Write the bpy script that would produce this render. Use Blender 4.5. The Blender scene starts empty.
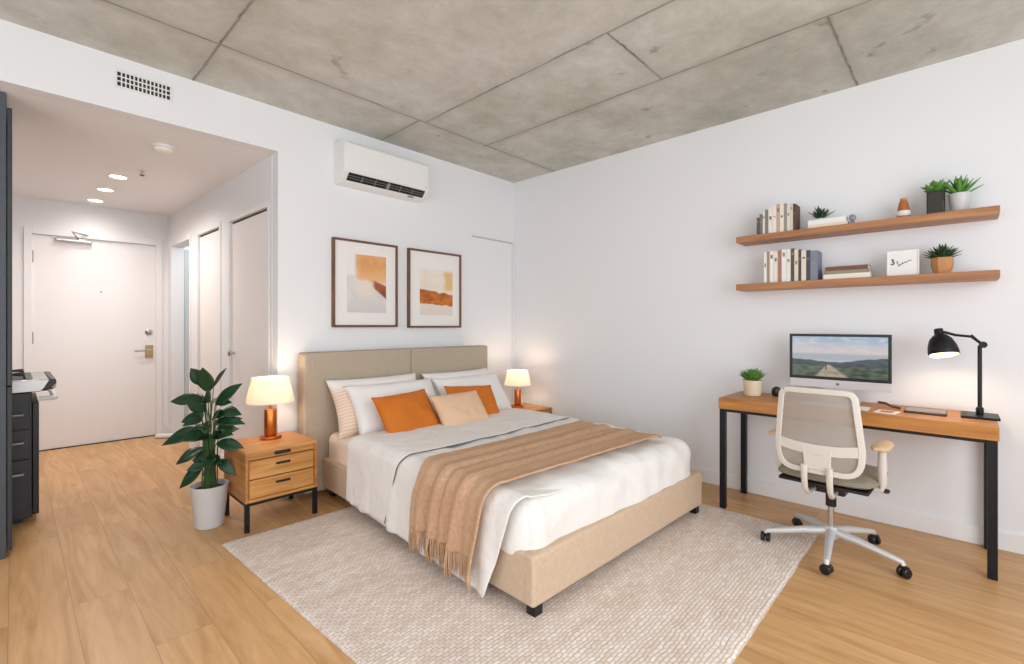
import bpy, math, random
from mathutils import Vector, Matrix, noise

# ------------------------------------------------------------------ camera, world, light, exposure
SC = bpy.context.scene
COL = SC.collection
PI = math.pi
FPX, CXP, CYP = 472.0, 512.0, 325.0
YAW = math.radians(46.59)
cam_d = bpy.data.cameras.new('camera')
cam = bpy.data.objects.new('camera', cam_d); COL.objects.link(cam)
cam.location = (-3.552, -3.332, 1.173)
cam.rotation_euler = (PI/2, 0, -YAW)
cam_d.sensor_width = 36; cam_d.lens = FPX/1024*36
cam_d.shift_y = -(332-CYP)/1024
cam_d.clip_start = 0.02
SC.camera = cam
SC.view_settings.view_transform = 'Standard'
SC.view_settings.look = 'None'
SC.view_settings.gamma = 1
SC.view_settings.use_curve_mapping = False
SC.view_settings.exposure = 0.16

W = bpy.data.worlds.new('daylight'); SC.world = W; W.use_nodes = True
W.node_tree.nodes['Background'].inputs[0].default_value = (0.86, 0.93, 1.0, 1)
W.node_tree.nodes['Background'].inputs[1].default_value = 1.3

def area(name, loc, rot, sx, sy, power, col):
    l = bpy.data.lights.new(name, 'AREA'); l.shape = 'RECTANGLE'; l.size = sx; l.size_y = sy
    l.energy = power; l.color = col
    o = bpy.data.objects.new(name, l); COL.objects.link(o); o.location = loc; o.rotation_euler = rot
    return o
# daylight entering through the two windows behind and beside the camera
area('daylight_front_window', (-2.6, -4.76, 1.45), (PI/2, 0, 0), 3.1, 2.1, 56, (0.90, 0.95, 1.0))
area('daylight_side_window', (-4.86, -2.5, 1.45), (PI/2, 0, -PI/2), 3.2, 2.1, 25, (0.90, 0.95, 1.0))

# ------------------------------------------------------------------ materials
def srgb(h):
    v = [int(h[i:i+2], 16)/255 for i in (0, 2, 4)]
    return tuple((c/12.92 if c <= .04045 else ((c+.055)/1.055)**2.4) for c in v)+(1,)
def mat(name, col='cccccc', rough=.6, metal=0, bump=0, bscale=50, vary=0, vscale=4, stretch=(1,1,1), trans=0, emit=None, estr=0, spec=.5, alpha=1):
    m = bpy.data.materials.new(name); m.use_nodes = True
    nt = m.node_tree; b = nt.nodes['Principled BSDF']
    c = srgb(col)
    b.inputs['Base Color'].default_value = c
    b.inputs['Roughness'].default_value = rough
    b.inputs['Metallic'].default_value = metal
    b.inputs['Specular IOR Level'].default_value = spec
    b.inputs['Transmission Weight'].default_value = trans
    b.inputs['Alpha'].default_value = alpha
    if emit:
        b.inputs['Emission Color'].default_value = srgb(emit); b.inputs['Emission Strength'].default_value = estr
    if bump or vary:
        tc = nt.nodes.new('ShaderNodeTexCoord'); mp = nt.nodes.new('ShaderNodeMapping')
        nt.links.new(tc.outputs['Object'], mp.inputs[0]); mp.inputs['Scale'].default_value = stretch
        if vary:
            n = nt.nodes.new('ShaderNodeTexNoise'); n.inputs['Scale'].default_value = vscale; n.inputs['Detail'].default_value = 5
            nt.links.new(mp.outputs[0], n.inputs['Vector'])
            r = nt.nodes.new('ShaderNodeValToRGB')
            r.color_ramp.elements[0].position = .3; r.color_ramp.elements[1].position = .7
            r.color_ramp.elements[0].color = tuple(max(0, x*(1-vary)) for x in c[:3])+(1,)
            r.color_ramp.elements[1].color = tuple(min(1, x*(1+vary*.6)) for x in c[:3])+(1,)
            nt.links.new(n.outputs['Fac'], r.inputs[0]); nt.links.new(r.outputs[0], b.inputs['Base Color'])
        if bump:
            n2 = nt.nodes.new('ShaderNodeTexNoise'); n2.inputs['Scale'].default_value = bscale; n2.inputs['Detail'].default_value = 3
            nt.links.new(mp.outputs[0], n2.inputs['Vector'])
            bp = nt.nodes.new('ShaderNodeBump'); bp.inputs['Strength'].default_value = bump; bp.inputs['Distance'].default_value = .004 if bscale > 20 else .012
            nt.links.new(n2.outputs['Fac'], bp.inputs['Height']); nt.links.new(bp.outputs[0], b.inputs['Normal'])
    return m
def wood(name, light, dark, axis='x', scale=1.0, rough=.45):
    m = bpy.data.materials.new(name); m.use_nodes = True
    nt = m.node_tree; N = nt.nodes; L = nt.links; b = N['Principled BSDF']
    tc = N.new('ShaderNodeTexCoord'); mp = N.new('ShaderNodeMapping'); L.new(tc.outputs['Object'], mp.inputs[0])
    s = [14*scale, 14*scale, 14*scale]; s['xyz'.index(axis)] = 1.0*scale
    mp.inputs['Scale'].default_value = s
    n = N.new('ShaderNodeTexNoise'); n.inputs['Scale'].default_value = 2.2; n.inputs['Detail'].default_value = 8; n.inputs['Distortion'].default_value = .7
    L.new(mp.outputs[0], n.inputs['Vector'])
    r = N.new('ShaderNodeValToRGB'); r.color_ramp.elements[0].position = .3; r.color_ramp.elements[1].position = .68
    r.color_ramp.elements[0].color = srgb(dark); r.color_ramp.elements[1].color = srgb(light)
    L.new(n.outputs['Fac'], r.inputs[0]); L.new(r.outputs[0], b.inputs['Base Color'])
    b.inputs['Roughness'].default_value = rough
    bp = N.new('ShaderNodeBump'); bp.inputs['Strength'].default_value = .12; bp.inputs['Distance'].default_value = .002
    L.new(n.outputs['Fac'], bp.inputs['Height']); L.new(bp.outputs[0], b.inputs['Normal'])
    return m
def vmat(name, rough=.7, emit=0):
    m = bpy.data.materials.new(name); m.use_nodes = True
    nt = m.node_tree; b = nt.nodes['Principled BSDF']
    a = nt.nodes.new('ShaderNodeVertexColor'); a.layer_name = 'paint'
    b.inputs['Roughness'].default_value = rough
    if emit:
        b.inputs['Base Color'].default_value = (.01, .01, .01, 1)
        nt.links.new(a.outputs[0], b.inputs['Emission Color']); b.inputs['Emission Strength'].default_value = emit
    else:
        nt.links.new(a.outputs[0], b.inputs['Base Color'])
    return m

def floor_material():
    m = bpy.data.materials.new('oak_planks'); m.use_nodes = True
    nt = m.node_tree; N = nt.nodes; L = nt.links; b = N['Principled BSDF']
    tc = N.new('ShaderNodeTexCoord'); mp = N.new('ShaderNodeMapping'); L.new(tc.outputs['Object'], mp.inputs[0])
    mp.inputs['Rotation'].default_value = (0, 0, PI/2); mp.inputs['Location'].default_value = (.3, .05, 0)
    br = N.new('ShaderNodeTexBrick'); L.new(mp.outputs[0], br.inputs['Vector'])
    br.offset = .37; br.inputs['Scale'].default_value = 1
    br.inputs['Brick Width'].default_value = 1.5; br.inputs['Row Height'].default_value = .185
    br.inputs['Mortar Size'].default_value = .0011; br.inputs['Mortar Smooth'].default_value = .4
    br.inputs['Color1'].default_value = (0, 0, 0, 1); br.inputs['Color2'].default_value = (1, 1, 1, 1); br.inputs['Mortar'].default_value = (.5, .5, .5, 1)
    br.inputs['Bias'].default_value = 0
    mp2 = N.new('ShaderNodeMapping'); L.new(tc.outputs['Object'], mp2.inputs[0]); mp2.inputs['Scale'].default_value = (9, .9, 1)
    # shift the grain per plank
    add = N.new('ShaderNodeVectorMath'); add.operation = 'MULTIPLY_ADD'
    L.new(br.outputs['Color'], add.inputs[0]); add.inputs[1].default_value = (7, 13, 3); L.new(mp2.outputs[0], add.inputs[2])
    n = N.new('ShaderNodeTexNoise'); n.inputs['Scale'].default_value = 1.7; n.inputs['Detail'].default_value = 9; n.inputs['Roughness'].default_value = .62; n.inputs['Distortion'].default_value = 1.1
    L.new(add.outputs[0], n.inputs['Vector'])
    r = N.new('ShaderNodeValToRGB'); e = r.color_ramp.elements
    e[0].position = .27; e[0].color = srgb('b5834c'); e[1].position = .72; e[1].color = srgb('ddb07c')
    k = e.new(.48); k.color = srgb('ca9b66')
    L.new(n.outputs['Fac'], r.inputs[0])
    hs = N.new('ShaderNodeHueSaturation'); L.new(r.outputs[0], hs.inputs['Color'])
    mr = N.new('ShaderNodeMapRange'); L.new(br.outputs['Color'], mr.inputs['Value']); mr.inputs['To Min'].default_value = .92; mr.inputs['To Max'].default_value = 1.08
    L.new(mr.outputs[0], hs.inputs['Value'])
    mx = N.new('ShaderNodeMix'); mx.data_type = 'RGBA'; L.new(br.outputs['Fac'], mx.inputs['Factor'])
    L.new(hs.outputs[0], mx.inputs['A']); mx.inputs['B'].default_value = srgb('9c7548')
    L.new(mx.outputs['Result'], b.inputs['Base Color'])
    b.inputs['Roughness'].default_value = .38
    bp = N.new('ShaderNodeBump'); bp.inputs['Strength'].default_value = .15; bp.inputs['Distance'].default_value = .002
    L.new(n.outputs['Fac'], bp.inputs['Height']); L.new(bp.outputs[0], b.inputs['Normal'])
    return m

def concrete_material(lines):
    # lines: (axis, position, lo, hi): seam marks of the formwork boards
    m = bpy.data.materials.new('board_formed_concrete'); m.use_nodes = True
    nt = m.node_tree; N = nt.nodes; L = nt.links; b = N['Principled BSDF']
    tc = N.new('ShaderNodeTexCoord')
    def noise_n(s, d=6, dist=0, rough=.6):
        n = N.new('ShaderNodeTexNoise'); n.inputs['Scale'].default_value = s; n.inputs['Detail'].default_value = d
        n.inputs['Distortion'].default_value = dist; n.inputs['Roughness'].default_value = rough
        L.new(tc.outputs['Object'], n.inputs['Vector']); return n
    def math_n(op, a, c=None, clamp=False):
        q = N.new('ShaderNodeMath'); q.operation = op; q.use_clamp = clamp
        for i, v in enumerate((a, c)):
            if v is None: continue
            if isinstance(v, (int, float)): q.inputs[i].default_value = v
            else: L.new(v, q.inputs[i])
        return q.outputs[0]
    n1 = noise_n(.9, 9, .1, .68); n2 = noise_n(4.2, 10, .25, .78); n3 = noise_n(26, 5)
    r = N.new('ShaderNodeValToRGB'); e = r.color_ramp.elements
    e[0].position = .30; e[0].color = srgb('b3b3a8'); e[1].position = .70; e[1].color = srgb('dddcd8')
    k = e.new(.47); k.color = srgb('cbcac1')
    L.new(n1.outputs['Fac'], r.inputs[0])
    r2 = N.new('ShaderNodeValToRGB'); e = r2.color_ramp.elements
    e[0].position = .28; e[0].color = (.66, .64, .57, 1); e[1].position = .6; e[1].color = (1, 1, 1, 1)
    L.new(n2.outputs['Fac'], r2.inputs[0])
    mul = N.new('ShaderNodeMix'); mul.data_type = 'RGBA'; mul.blend_type = 'MULTIPLY'; mul.inputs['Factor'].default_value = .75
    L.new(r.outputs[0], mul.inputs['A']); L.new(r2.outputs[0], mul.inputs['B'])
    sep = N.new('ShaderNodeSeparateXYZ'); L.new(tc.outputs['Object'], sep.inputs[0])
    jit = math_n('MULTIPLY', math_n('SUBTRACT', n2.outputs['Fac'], .5), .035)
    total = None
    for ax, pos, lo, hi in lines:
        a = sep.outputs[0 if ax == 'x' else 1]; o = sep.outputs[1 if ax == 'x' else 0]
        d = math_n('ABSOLUTE', math_n('SUBTRACT', math_n('ADD', a, jit), pos))
        mask = math_n('SUBTRACT', 1, math_n('MULTIPLY', d, 75), True)
        halo = math_n('MULTIPLY', math_n('SUBTRACT', 1, math_n('MULTIPLY', d, 14), True), .22)
        mask = math_n('MAXIMUM', mask, halo)
        mask = math_n('MULTIPLY', mask, math_n('GREATER_THAN', o, lo))
        mask = math_n('MULTIPLY', mask, math_n('LESS_THAN', o, hi))
        total = mask if total is None else math_n('MAXIMUM', total, mask)
    wear = math_n('MULTIPLY', total, math_n('MULTIPLY', math_n('SUBTRACT', n2.outputs['Fac'], .18), 2.3), True)
    mx = N.new('ShaderNodeMix'); mx.data_type = 'RGBA'; L.new(wear, mx.inputs['Factor'])
    L.new(mul.outputs['Result'], mx.inputs['A']); mx.inputs['B'].default_value = srgb('5f5742')
    # sparse dark pits and stains
    vo = noise_n(5.5, 3, .2); 
    rr = N.new('ShaderNodeValToRGB'); rr.color_ramp.elements[0].position = .66; rr.color_ramp.elements[1].position = .74
    L.new(vo.outputs['Fac'], rr.inputs[0])
    mx2 = N.new('ShaderNodeMix'); mx2.data_type = 'RGBA'; L.new(math_n('MULTIPLY', rr.outputs[0], .45), mx2.inputs['Factor'])
    L.new(mx.outputs['Result'], mx2.inputs['A']); mx2.inputs['B'].default_value = srgb('6b6454')
    L.new(mx2.outputs['Result'], b.inputs['Base Color'])
    b.inputs['Roughness'].default_value = .85
    bp = N.new('ShaderNodeBump'); bp.inputs['Strength'].default_value = .25; bp.inputs['Distance'].default_value = .004
    L.new(n3.outputs['Fac'], bp.inputs['Height']); L.new(bp.outputs[0], b.inputs['Normal'])
    return m

def rug_material():
    m = bpy.data.materials.new('woven_wool'); m.use_nodes = True
    nt = m.node_tree; N = nt.nodes; L = nt.links; b = N['Principled BSDF']
    tc = N.new('ShaderNodeTexCoord')
    mp = N.new('ShaderNodeMapping'); L.new(tc.outputs['Object'], mp.inputs[0])
    br = N.new('ShaderNodeTexBrick'); L.new(mp.outputs[0], br.inputs['Vector'])
    nz = N.new('ShaderNodeTexNoise'); nz.inputs['Scale'].default_value = 18; L.new(tc.outputs['Object'], nz.inputs['Vector'])
    ma = N.new('ShaderNodeVectorMath'); ma.operation = 'MULTIPLY_ADD'; L.new(nz.outputs['Color'], ma.inputs[0]); ma.inputs[1].default_value = (.022, .022, 0); L.new(mp.outputs[0], ma.inputs[2])
    L.new(ma.outputs[0], br.inputs['Vector'])
    br.inputs['Scale'].default_value = 1; br.inputs['Brick Width'].default_value = .030; br.inputs['Row Height'].default_value = .016
    br.inputs['Mortar Size'].default_value = .0035; br.inputs['Mortar Smooth'].default_value = 1
    br.inputs['Color1'].default_value = srgb('fcf2ea'); br.inputs['Color2'].default_value = srgb('ecdccf'); br.inputs['Mortar'].default_value = srgb('d8c5b8')
    n = N.new('ShaderNodeTexNoise'); n.inputs['Scale'].default_value = 3.0; n.inputs['Detail'].default_value = 8; n.inputs['Roughness'].default_value = .75
    mp2 = N.new('ShaderNodeMapping'); L.new(tc.outputs['Object'], mp2.inputs[0]); mp2.inputs['Scale'].default_value = (1, 4, 1); L.new(mp2.outputs[0], n.inputs['Vector'])
    r = N.new('ShaderNodeValToRGB'); r.color_ramp.elements[0].position = .35; r.color_ramp.elements[0].color = (.84, .78, .72, 1); r.color_ramp.elements[1].position = .6; r.color_ramp.elements[1].color = (1, 1, 1, 1)
    L.new(n.outputs['Fac'], r.inputs[0])
    mul = N.new('ShaderNodeMix'); mul.data_type = 'RGBA'; mul.blend_type = 'MULTIPLY'; mul.inputs['Factor'].default_value = .8
    L.new(br.outputs['Color'], mul.inputs['A']); L.new(r.outputs[0], mul.inputs['B']); L.new(mul.outputs['Result'], b.inputs['Base Color'])
    b.inputs['Roughness'].default_value = .95; b.inputs['Specular IOR Level'].default_value = .1
    inv = N.new('ShaderNodeMath'); inv.operation = 'SUBTRACT'; inv.inputs[0].default_value = 1; L.new(br.outputs['Fac'], inv.inputs[1])
    bp = N.new('ShaderNodeBump'); bp.inputs['Strength'].default_value = .6; bp.inputs['Distance'].default_value = .004
    L.new(inv.outputs[0], bp.inputs['Height']); L.new(bp.outputs[0], b.inputs['Normal'])
    return m

def shade_material(name, col):
    m = bpy.data.materials.new(name); m.use_nodes = True
    nt = m.node_tree; N = nt.nodes; L = nt.links
    out = N['Material Output']; N.remove(N['Principled BSDF'])
    d = N.new('ShaderNodeBsdfDiffuse'); t = N.new('ShaderNodeBsdfTranslucent'); mx = N.new('ShaderNodeMixShader')
    d.inputs[0].default_value = srgb(col); t.inputs[0].default_value = srgb(col); mx.inputs[0].default_value = .5
    L.new(d.outputs[0], mx.inputs[1]); L.new(t.outputs[0], mx.inputs[2]); L.new(mx.outputs[0], out.inputs[0])
    return m
def mesh_fabric_material():
    m = bpy.data.materials.new('woven_mesh'); m.use_nodes = True
    nt = m.node_tree; N = nt.nodes; L = nt.links; b = N['Principled BSDF']; out = N['Material Output']
    b.inputs['Base Color'].default_value = srgb('b5aaa0'); b.inputs['Roughness'].default_value = .8
    t = N.new('ShaderNodeBsdfTransparent'); mx = N.new('ShaderNodeMixShader'); mx.inputs[0].default_value = .66
    L.new(t.outputs[0], mx.inputs[1]); L.new(b.outputs[0], mx.inputs[2]); L.new(mx.outputs[0], out.inputs[0])
    return m
def pane_material():
    m = bpy.data.materials.new('window_glass'); m.use_nodes = True
    nt = m.node_tree; N = nt.nodes; L = nt.links; out = N['Material Output']; N.remove(N['Principled BSDF'])
    t = N.new('ShaderNodeBsdfTransparent'); g = N.new('ShaderNodeBsdfGlossy'); g.inputs['Roughness'].default_value = .02
    mx = N.new('ShaderNodeMixShader'); mx.inputs[0].default_value = .06
    L.new(t.outputs[0], mx.inputs[1]); L.new(g.outputs[0], mx.inputs[2]); L.new(mx.outputs[0], out.inputs[0])
    return m

M = dict(
    wall=mat('white_wall_paint', 'eeeef0', .75, bump=.05, bscale=120),
    soffit=mat('hall_ceiling_paint', 'f3f1f1', .8),
    trim=mat('white_trim_paint', 'f0eeee', .45),
    door=mat('door_paint', 'f1eeee', .45),
    door2=mat('closet_door_paint', 'f1ecea', .5),
    gap=mat('dark_gap', '3a3634', .9),
    chrome=mat('brushed_chrome', 'c9c8c6', .25, 1),
    brass=mat('aged_brass', 'b09468', .35, 1),
    steel=mat('stainless_steel', 'b4b2b0', .35, .9),
    black=mat('black_metal', '15151a', .45, .3),
    plastic=mat('black_plastic', '121215', .4),
    charcoal=mat('charcoal_laminate', '4b5058', .5),
    charcoal2=mat('dark_charcoal_laminate', '34363a', .5),
    white_plastic=mat('white_plastic', 'ececea', .35),
    grey_plastic=mat('grey_plastic', '8b8d90', .5),
    linen=mat('beige_upholstery', 'd3b99f', .9, bump=.5, bscale=220, vary=.06, vscale=60, spec=.15),
    linen_head=mat('taupe_upholstery', 'baab98', .9, bump=.5, bscale=220, vary=.06, vscale=60, spec=.15),
    sheet=mat('cream_sheet', 'efdccd', .85, bump=.15, bscale=30, spec=.2),
    duvet=mat('white_cotton', 'f0ebe7', .88, bump=.9, bscale=11, spec=.15),
    dark_line=mat('grey_line', '6f6a6a', .8),
    throw=mat('camel_knit', 'cfa888', .95, bump=.9, bscale=140, vary=.14, vscale=55, stretch=(.5, 2, 1), spec=.1),
    pillow=mat('white_pillow_cotton', 'f4f0ed', .85, bump=.1, bscale=40, spec=.2),
    pillow_peach=mat('peach_striped_cotton', 'ead0b8', .85, bump=.2, bscale=60, vary=.1, vscale=30, stretch=(6, 1, 1), spec=.2),
    orange=mat('burnt_orange_velvet', 'd3782f', .85, bump=.2, bscale=200, vary=.08, vscale=8, spec=.15),
    cush_beige=mat('sand_linen', 'e6c2a2', .9, bump=.3, bscale=200, spec=.15),
    oak_x=wood('honey_oak_across', 'd89d5a', 'b07536', 'x'),
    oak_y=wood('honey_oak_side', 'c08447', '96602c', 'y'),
    desk=wood('desk_oak', 'cd8b47', 'a06427', 'y'),
    shelf=wood('shelf_oak', 'bd8558', '96633c', 'y'),
    copper=mat('copper_metal', 'c8763a', .28, .9),
    shade=shade_material('lit_linen_shade', 'fbf3e8'),
    pot_white=mat('white_ceramic', 'cbc9c9', .35),
    soil=mat('potting_soil', '2d211a', .95, bump=.8, bscale=80),
    leaf=mat('deep_green_leaf', '1b4024', .38, vary=.25, vscale=14),
    leaf_dark=mat('dark_green_leaf', '2c4a2b', .5, vary=.2, vscale=20),
    leaf_light=mat('fresh_green_leaf', '5f9440', .5, vary=.25, vscale=20),
    stem=mat('green_stem', '35532a', .6),
    terracotta=mat('tan_ceramic', 'c08a55', .6),
    cream_pot=mat('cream_ceramic', 'e6d3b6', .5),
    glassblk=mat('smoked_glass', '2c2824', .1, spec=.7),
    amber=mat('amber_glass', 'b0693a', .2),
    frame_wood=wood('walnut_frame', '7d5440', '5d3a2a', 'z'),
    paper=mat('white_mat_board', 'f2eeea', .8),
    art=vmat('watercolour_print', .8),
    screen=vmat('screen_picture', .2, .62),
    alu=mat('silver_aluminium', 'd5d3d3', .35, .2),
    meshf=mesh_fabric_material(),
    chairplastic=mat('warm_grey_plastic', 'd9d2c9', .4),
    seatf=mat('taupe_seat_fabric', '9a8f80', .9, bump=.4, bscale=260, spec=.15),
    armtop=mat('tan_armrest_pad', 'd9bb94', .6),
    ink=mat('black_ink', '1d1d1f', .7),
    inkg=mat('grey_ink', '6c6c74', .7),
    pages=mat('book_pages', 'e9e1d2', .85),
    glass=pane_material(),
    lens=mat('lamp_lens', 'ffffff', .4, emit='fff0e0', estr=9),
    bulb=mat('lamp_bulb', 'ffffff', .4, emit='ffe0b8', estr=8),
    lamp_white=mat('lamp_inner_white', 'f5efe4', .5),
)

# ------------------------------------------------------------------ mesh helpers
class MB:
    def __init__(s): s.v = []; s.f = []; s.c = []
    def add(s, vs, fs):
        n = len(s.v); s.v += [tuple(v) for v in vs]; s.f += [tuple(i+n for i in f) for f in fs]; return s
    def box(s, x0, x1, y0, y1, z0, z1, T=None):
        vs = [Vector(p) for p in ((x0,y0,z0),(x1,y0,z0),(x1,y1,z0),(x0,y1,z0),(x0,y0,z1),(x1,y0,z1),(x1,y1,z1),(x0,y1,z1))]
        if T: vs = [T @ v for v in vs]
        return s.add(vs, [(0,3,2,1),(4,5,6,7),(0,1,5,4),(1,2,6,5),(2,3,7,6),(3,0,4,7)])
    def tube(s, pts, r, seg=12, cap=True, flat=1.0):
        pts = [Vector(p) for p in pts]; n = len(pts)
        rs = r if isinstance(r, (list, tuple)) else [r]*n
        vs = []; prev = None
        for i, p in enumerate(pts):
            d = (pts[min(i+1, n-1)]-pts[max(i-1, 0)]).normalized()
            if prev is None:
                up = Vector((0,0,1)) if abs(d.z) < .9 else Vector((1,0,0))
                a = d.cross(up).normalized()
            else:
                a = (prev-d*prev.dot(d)).normalized()
            b = d.cross(a); prev = a
            for k in range(seg):
                t = 2*PI*k/seg
                vs.append(p+a*math.cos(t)*rs[i]+b*math.sin(t)*rs[i]*flat)
        fs = [(i*seg+k, i*seg+(k+1)%seg, (i+1)*seg+(k+1)%seg, (i+1)*seg+k) for i in range(n-1) for k in range(seg)]
        if cap: fs += [tuple(range(seg))[::-1], tuple((n-1)*seg+k for k in range(seg))]
        return s.add(vs, fs)
    def lathe(s, prof, c=(0,0,0), seg=32, T=None, cap=True):
        n = len(prof); vs = []
        for r, z in prof:
            for k in range(seg):
                t = 2*PI*k/seg; v = Vector((c[0]+r*math.cos(t), c[1]+r*math.sin(t), c[2]+z))
                vs.append(T @ v if T else v)
        fs = [(i*seg+k, i*seg+(k+1)%seg, (i+1)*seg+(k+1)%seg, (i+1)*seg+k) for i in range(n-1) for k in range(seg)]
        if cap: fs += [tuple(range(seg))[::-1], tuple((n-1)*seg+k for k in range(seg))]
        return s.add(vs, fs)
    def prism(s, poly, d, T=None):
        # poly: list of 3D points, d: extrusion vector
        n = len(poly); d = Vector(d); a = [Vector(p) for p in poly]; vs = a+[p+d for p in a]
        if T: vs = [T @ v for v in vs]
        return s.add(vs, [tuple(range(n))[::-1], tuple(range(n, 2*n))]+[(i, (i+1)%n, n+(i+1)%n, n+i) for i in range(n)])
    def grid(s, fn, nu, nv, col=None):
        vs = []
        for j in range(nv+1):
            for i in range(nu+1):
                u, v = i/nu, j/nv; vs.append(Vector(fn(u, v)))
                if col: s.c.append(col(u, v))
        fs = [(j*(nu+1)+i, j*(nu+1)+i+1, (j+1)*(nu+1)+i+1, (j+1)*(nu+1)+i) for j in range(nv) for i in range(nu)]
        return s.add(vs, fs)
    def build(s, name, m, parent=None, bevel=0, seg=2, solid=0, sub=0, sharp=38, loc=(0,0,0), rot=(0,0,0), weld=False, solid_off=0):
        me = bpy.data.meshes.new(name); me.from_pydata(s.v, [], s.f)
        import bmesh
        bm = bmesh.new(); bm.from_mesh(me)
        if weld: bmesh.ops.remove_doubles(bm, verts=bm.verts, dist=1e-5)
        if not solid: bmesh.ops.recalc_face_normals(bm, faces=bm.faces)
        bm.to_mesh(me); bm.free()
        if s.c:
            a = me.color_attributes.new('paint', 'FLOAT_COLOR', 'POINT')
            for i, c in enumerate(s.c): a.data[i].color = (c[0], c[1], c[2], 1)
        for p in me.polygons: p.use_smooth = True
        me.set_sharp_from_angle(angle=math.radians(sharp))
        me.materials.append(m); me.update()
        o = bpy.data.objects.new(name, me); COL.objects.link(o); o.location = loc; o.rotation_euler = rot
        if parent: o.parent = parent
        if solid:
            q = o.modifiers.new('thickness', 'SOLIDIFY'); q.thickness = solid; q.offset = solid_off
        if bevel:
            q = o.modifiers.new('bevel', 'BEVEL'); q.width = bevel; q.segments = seg; q.limit_method = 'ANGLE'; q.angle_limit = math.radians(40)
        if sub:
            q = o.modifiers.new('subdivision', 'SUBSURF'); q.levels = sub; q.render_levels = sub
        return o
def tag(o, label=None, cat=None, group=None, kind=None):
    for k, v in (('label', label), ('category', cat), ('group', group), ('kind', kind)):
        if v: o[k] = v
    return o
def empty(name, loc, rz=0):
    o = bpy.data.objects.new(name, None); COL.objects.link(o); o.location = loc; o.rotation_euler = (0, 0, rz); o.empty_display_size = .1
    return o
def struct(name, mb, m, **k):
    return tag(mb.build(name, m, **k), kind='structure')
def kids(o): return [c for c in bpy.data.objects if c.parent == o]
def copy_tree(o, parent=None):
    c = o.copy(); COL.objects.link(c); c.parent = parent
    for ch in kids(o): copy_tree(ch, c)
    return c
def nz(x, y, z=0): return noise.noise(Vector((x, y, z)))
def arc(p0, p1, p2, n=8):
    p0, p1, p2 = Vector(p0), Vector(p1), Vector(p2)
    return [p0*(1-t)**2+p1*2*t*(1-t)+p2*t*t for t in [i/n for i in range(n+1)]]

# ------------------------------------------------------------------ room shell
ZC = 2.638; ZH = 2.345
XW, YS = -4.95, -4.85
HX0, HX1, HY = -2.325, -2.406, 2.85
struct('floor', MB().box(XW, 0, YS, 3.0, -.05, 0).box(0, .1, YS, 3, -.05, 0), floor_material())
seams = [('x', -2.81, -5, 0), ('x', -1.55, -.53, .1), ('x', -1.505, -5, -.53), ('x', -.895, -5, -.5), ('y', -.53, -5, 0), ('y', -2.05, -1.5, -.9), ('y', -2.88, -.9, 0), ('y', -1.75, -5, -2.8), ('y', -3.6, -2.8, -1.5)]
struct('ceiling', MB().box(XW-.12, .12, YS-.12, .12, ZC, ZC+.12), concrete_material(seams))
struct('ceiling_hall', MB().box(-4.3, -1.2, .1, 3.0, ZH, ZH+.1), M['soffit'])
struct('wall_back', MB().box(HX0, 0, 0, .1, 0, ZC).box(XW, HX0, 0, .1, ZH, ZC).box(XW, -4.2, 0, .1, 0, ZH), M['wall'])
struct('wall_right', MB().box(0, .12, YS, .12, 0, ZC), M['wall'])
# walls behind and beside the camera carry the windows
wx0, wx1, wz0, wz1 = -4.25, -.95, .4, 2.5
struct('wall_front', MB().box(XW, wx0, YS-.12, YS, 0, ZC).box(wx1, 0, YS-.12, YS, 0, ZC).box(wx0, wx1, YS-.12, YS, 0, wz0).box(wx0, wx1, YS-.12, YS, wz1, ZC), M['wall'])
sy0, sy1 = -4.1, -.9
struct('wall_left', MB().box(XW-.12, XW, YS-.12, sy0, 0, ZC).box(XW-.12, XW, sy1, .1, 0, ZC).box(XW-.12, XW, sy0, sy1, 0, wz0).box(XW-.12, XW, sy0, sy1, wz1, ZC), M['wall'])
def window(name, a0, a1, fixed, alongx, nm):
    mb = MB(); g = MB(); t = .05
    def bb(q, a, b, z0, z1, d0, d1):
        if alongx: q.box(a, b, fixed+d0, fixed+d1, z0, z1)
        else: q.box(fixed+d0, fixed+d1, a, b, z0, z1)
    bb(mb, a0, a1, wz0, wz0+t, -.09, -.03); bb(mb, a0, a1, wz1-t, wz1, -.09, -.03)
    n = nm
    for i in range(n+1):
        p = a0+(a1-a0-t)*i/n; bb(mb, p, p+t, wz0+t, wz1-t, -.09, -.03)
    o = struct(name, mb, M['black'])
    for i in range(n):
        p = a0+(a1-a0-t)*i/n+t; q = a0+(a1-a0-t)*(i+1)/n
        g = MB(); bb(g, p, q, wz0+t, wz1-t, -.063, -.057); g.build('window_pane', M['glass'], o)
window('window_1', wx0, wx1, YS, True, 3)
window('window_2', sy0, sy1, XW, False, 3)

# hall: right wall with three doorways (angled very slightly), end wall with entry door, left wall
hl = math.hypot(HX1-HX0, HY); ha = math.atan2(HY, HX1-HX0)-PI/2
HT = Matrix.Translation((HX0, 0, 0)) @ Matrix.Rotation(ha, 4, 'Z')     # local +y runs down the hall, local -x faces into it
ops = [(.17, .93, 2.0), (1.18, 1.78, 2.0), (2.04, 2.69, 2.0)]
mb = MB(); y = .1
for a, b_, z in ops:
    mb.box(0, .11, y, a, 0, ZH, HT); mb.box(0, .11, a, b_, z, ZH, HT); y = b_
mb.box(0, .11, y, HY+.02, 0, ZH, HT)
struct('wall_hall_right', mb, M['wall'])
struct('wall_hall_end', MB().box(-4.3, -3.432, HY, HY+.1, 0, ZH).box(-2.51, -2.2, HY, HY+.1, 0, ZH).box(-3.432, -2.51, HY, HY+.1, 2.015, ZH), M['wall'])
struct('wall_hall_left', MB().box(-4.3, -4.2, .1, HY, 0, ZH), M['wall'])
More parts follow.
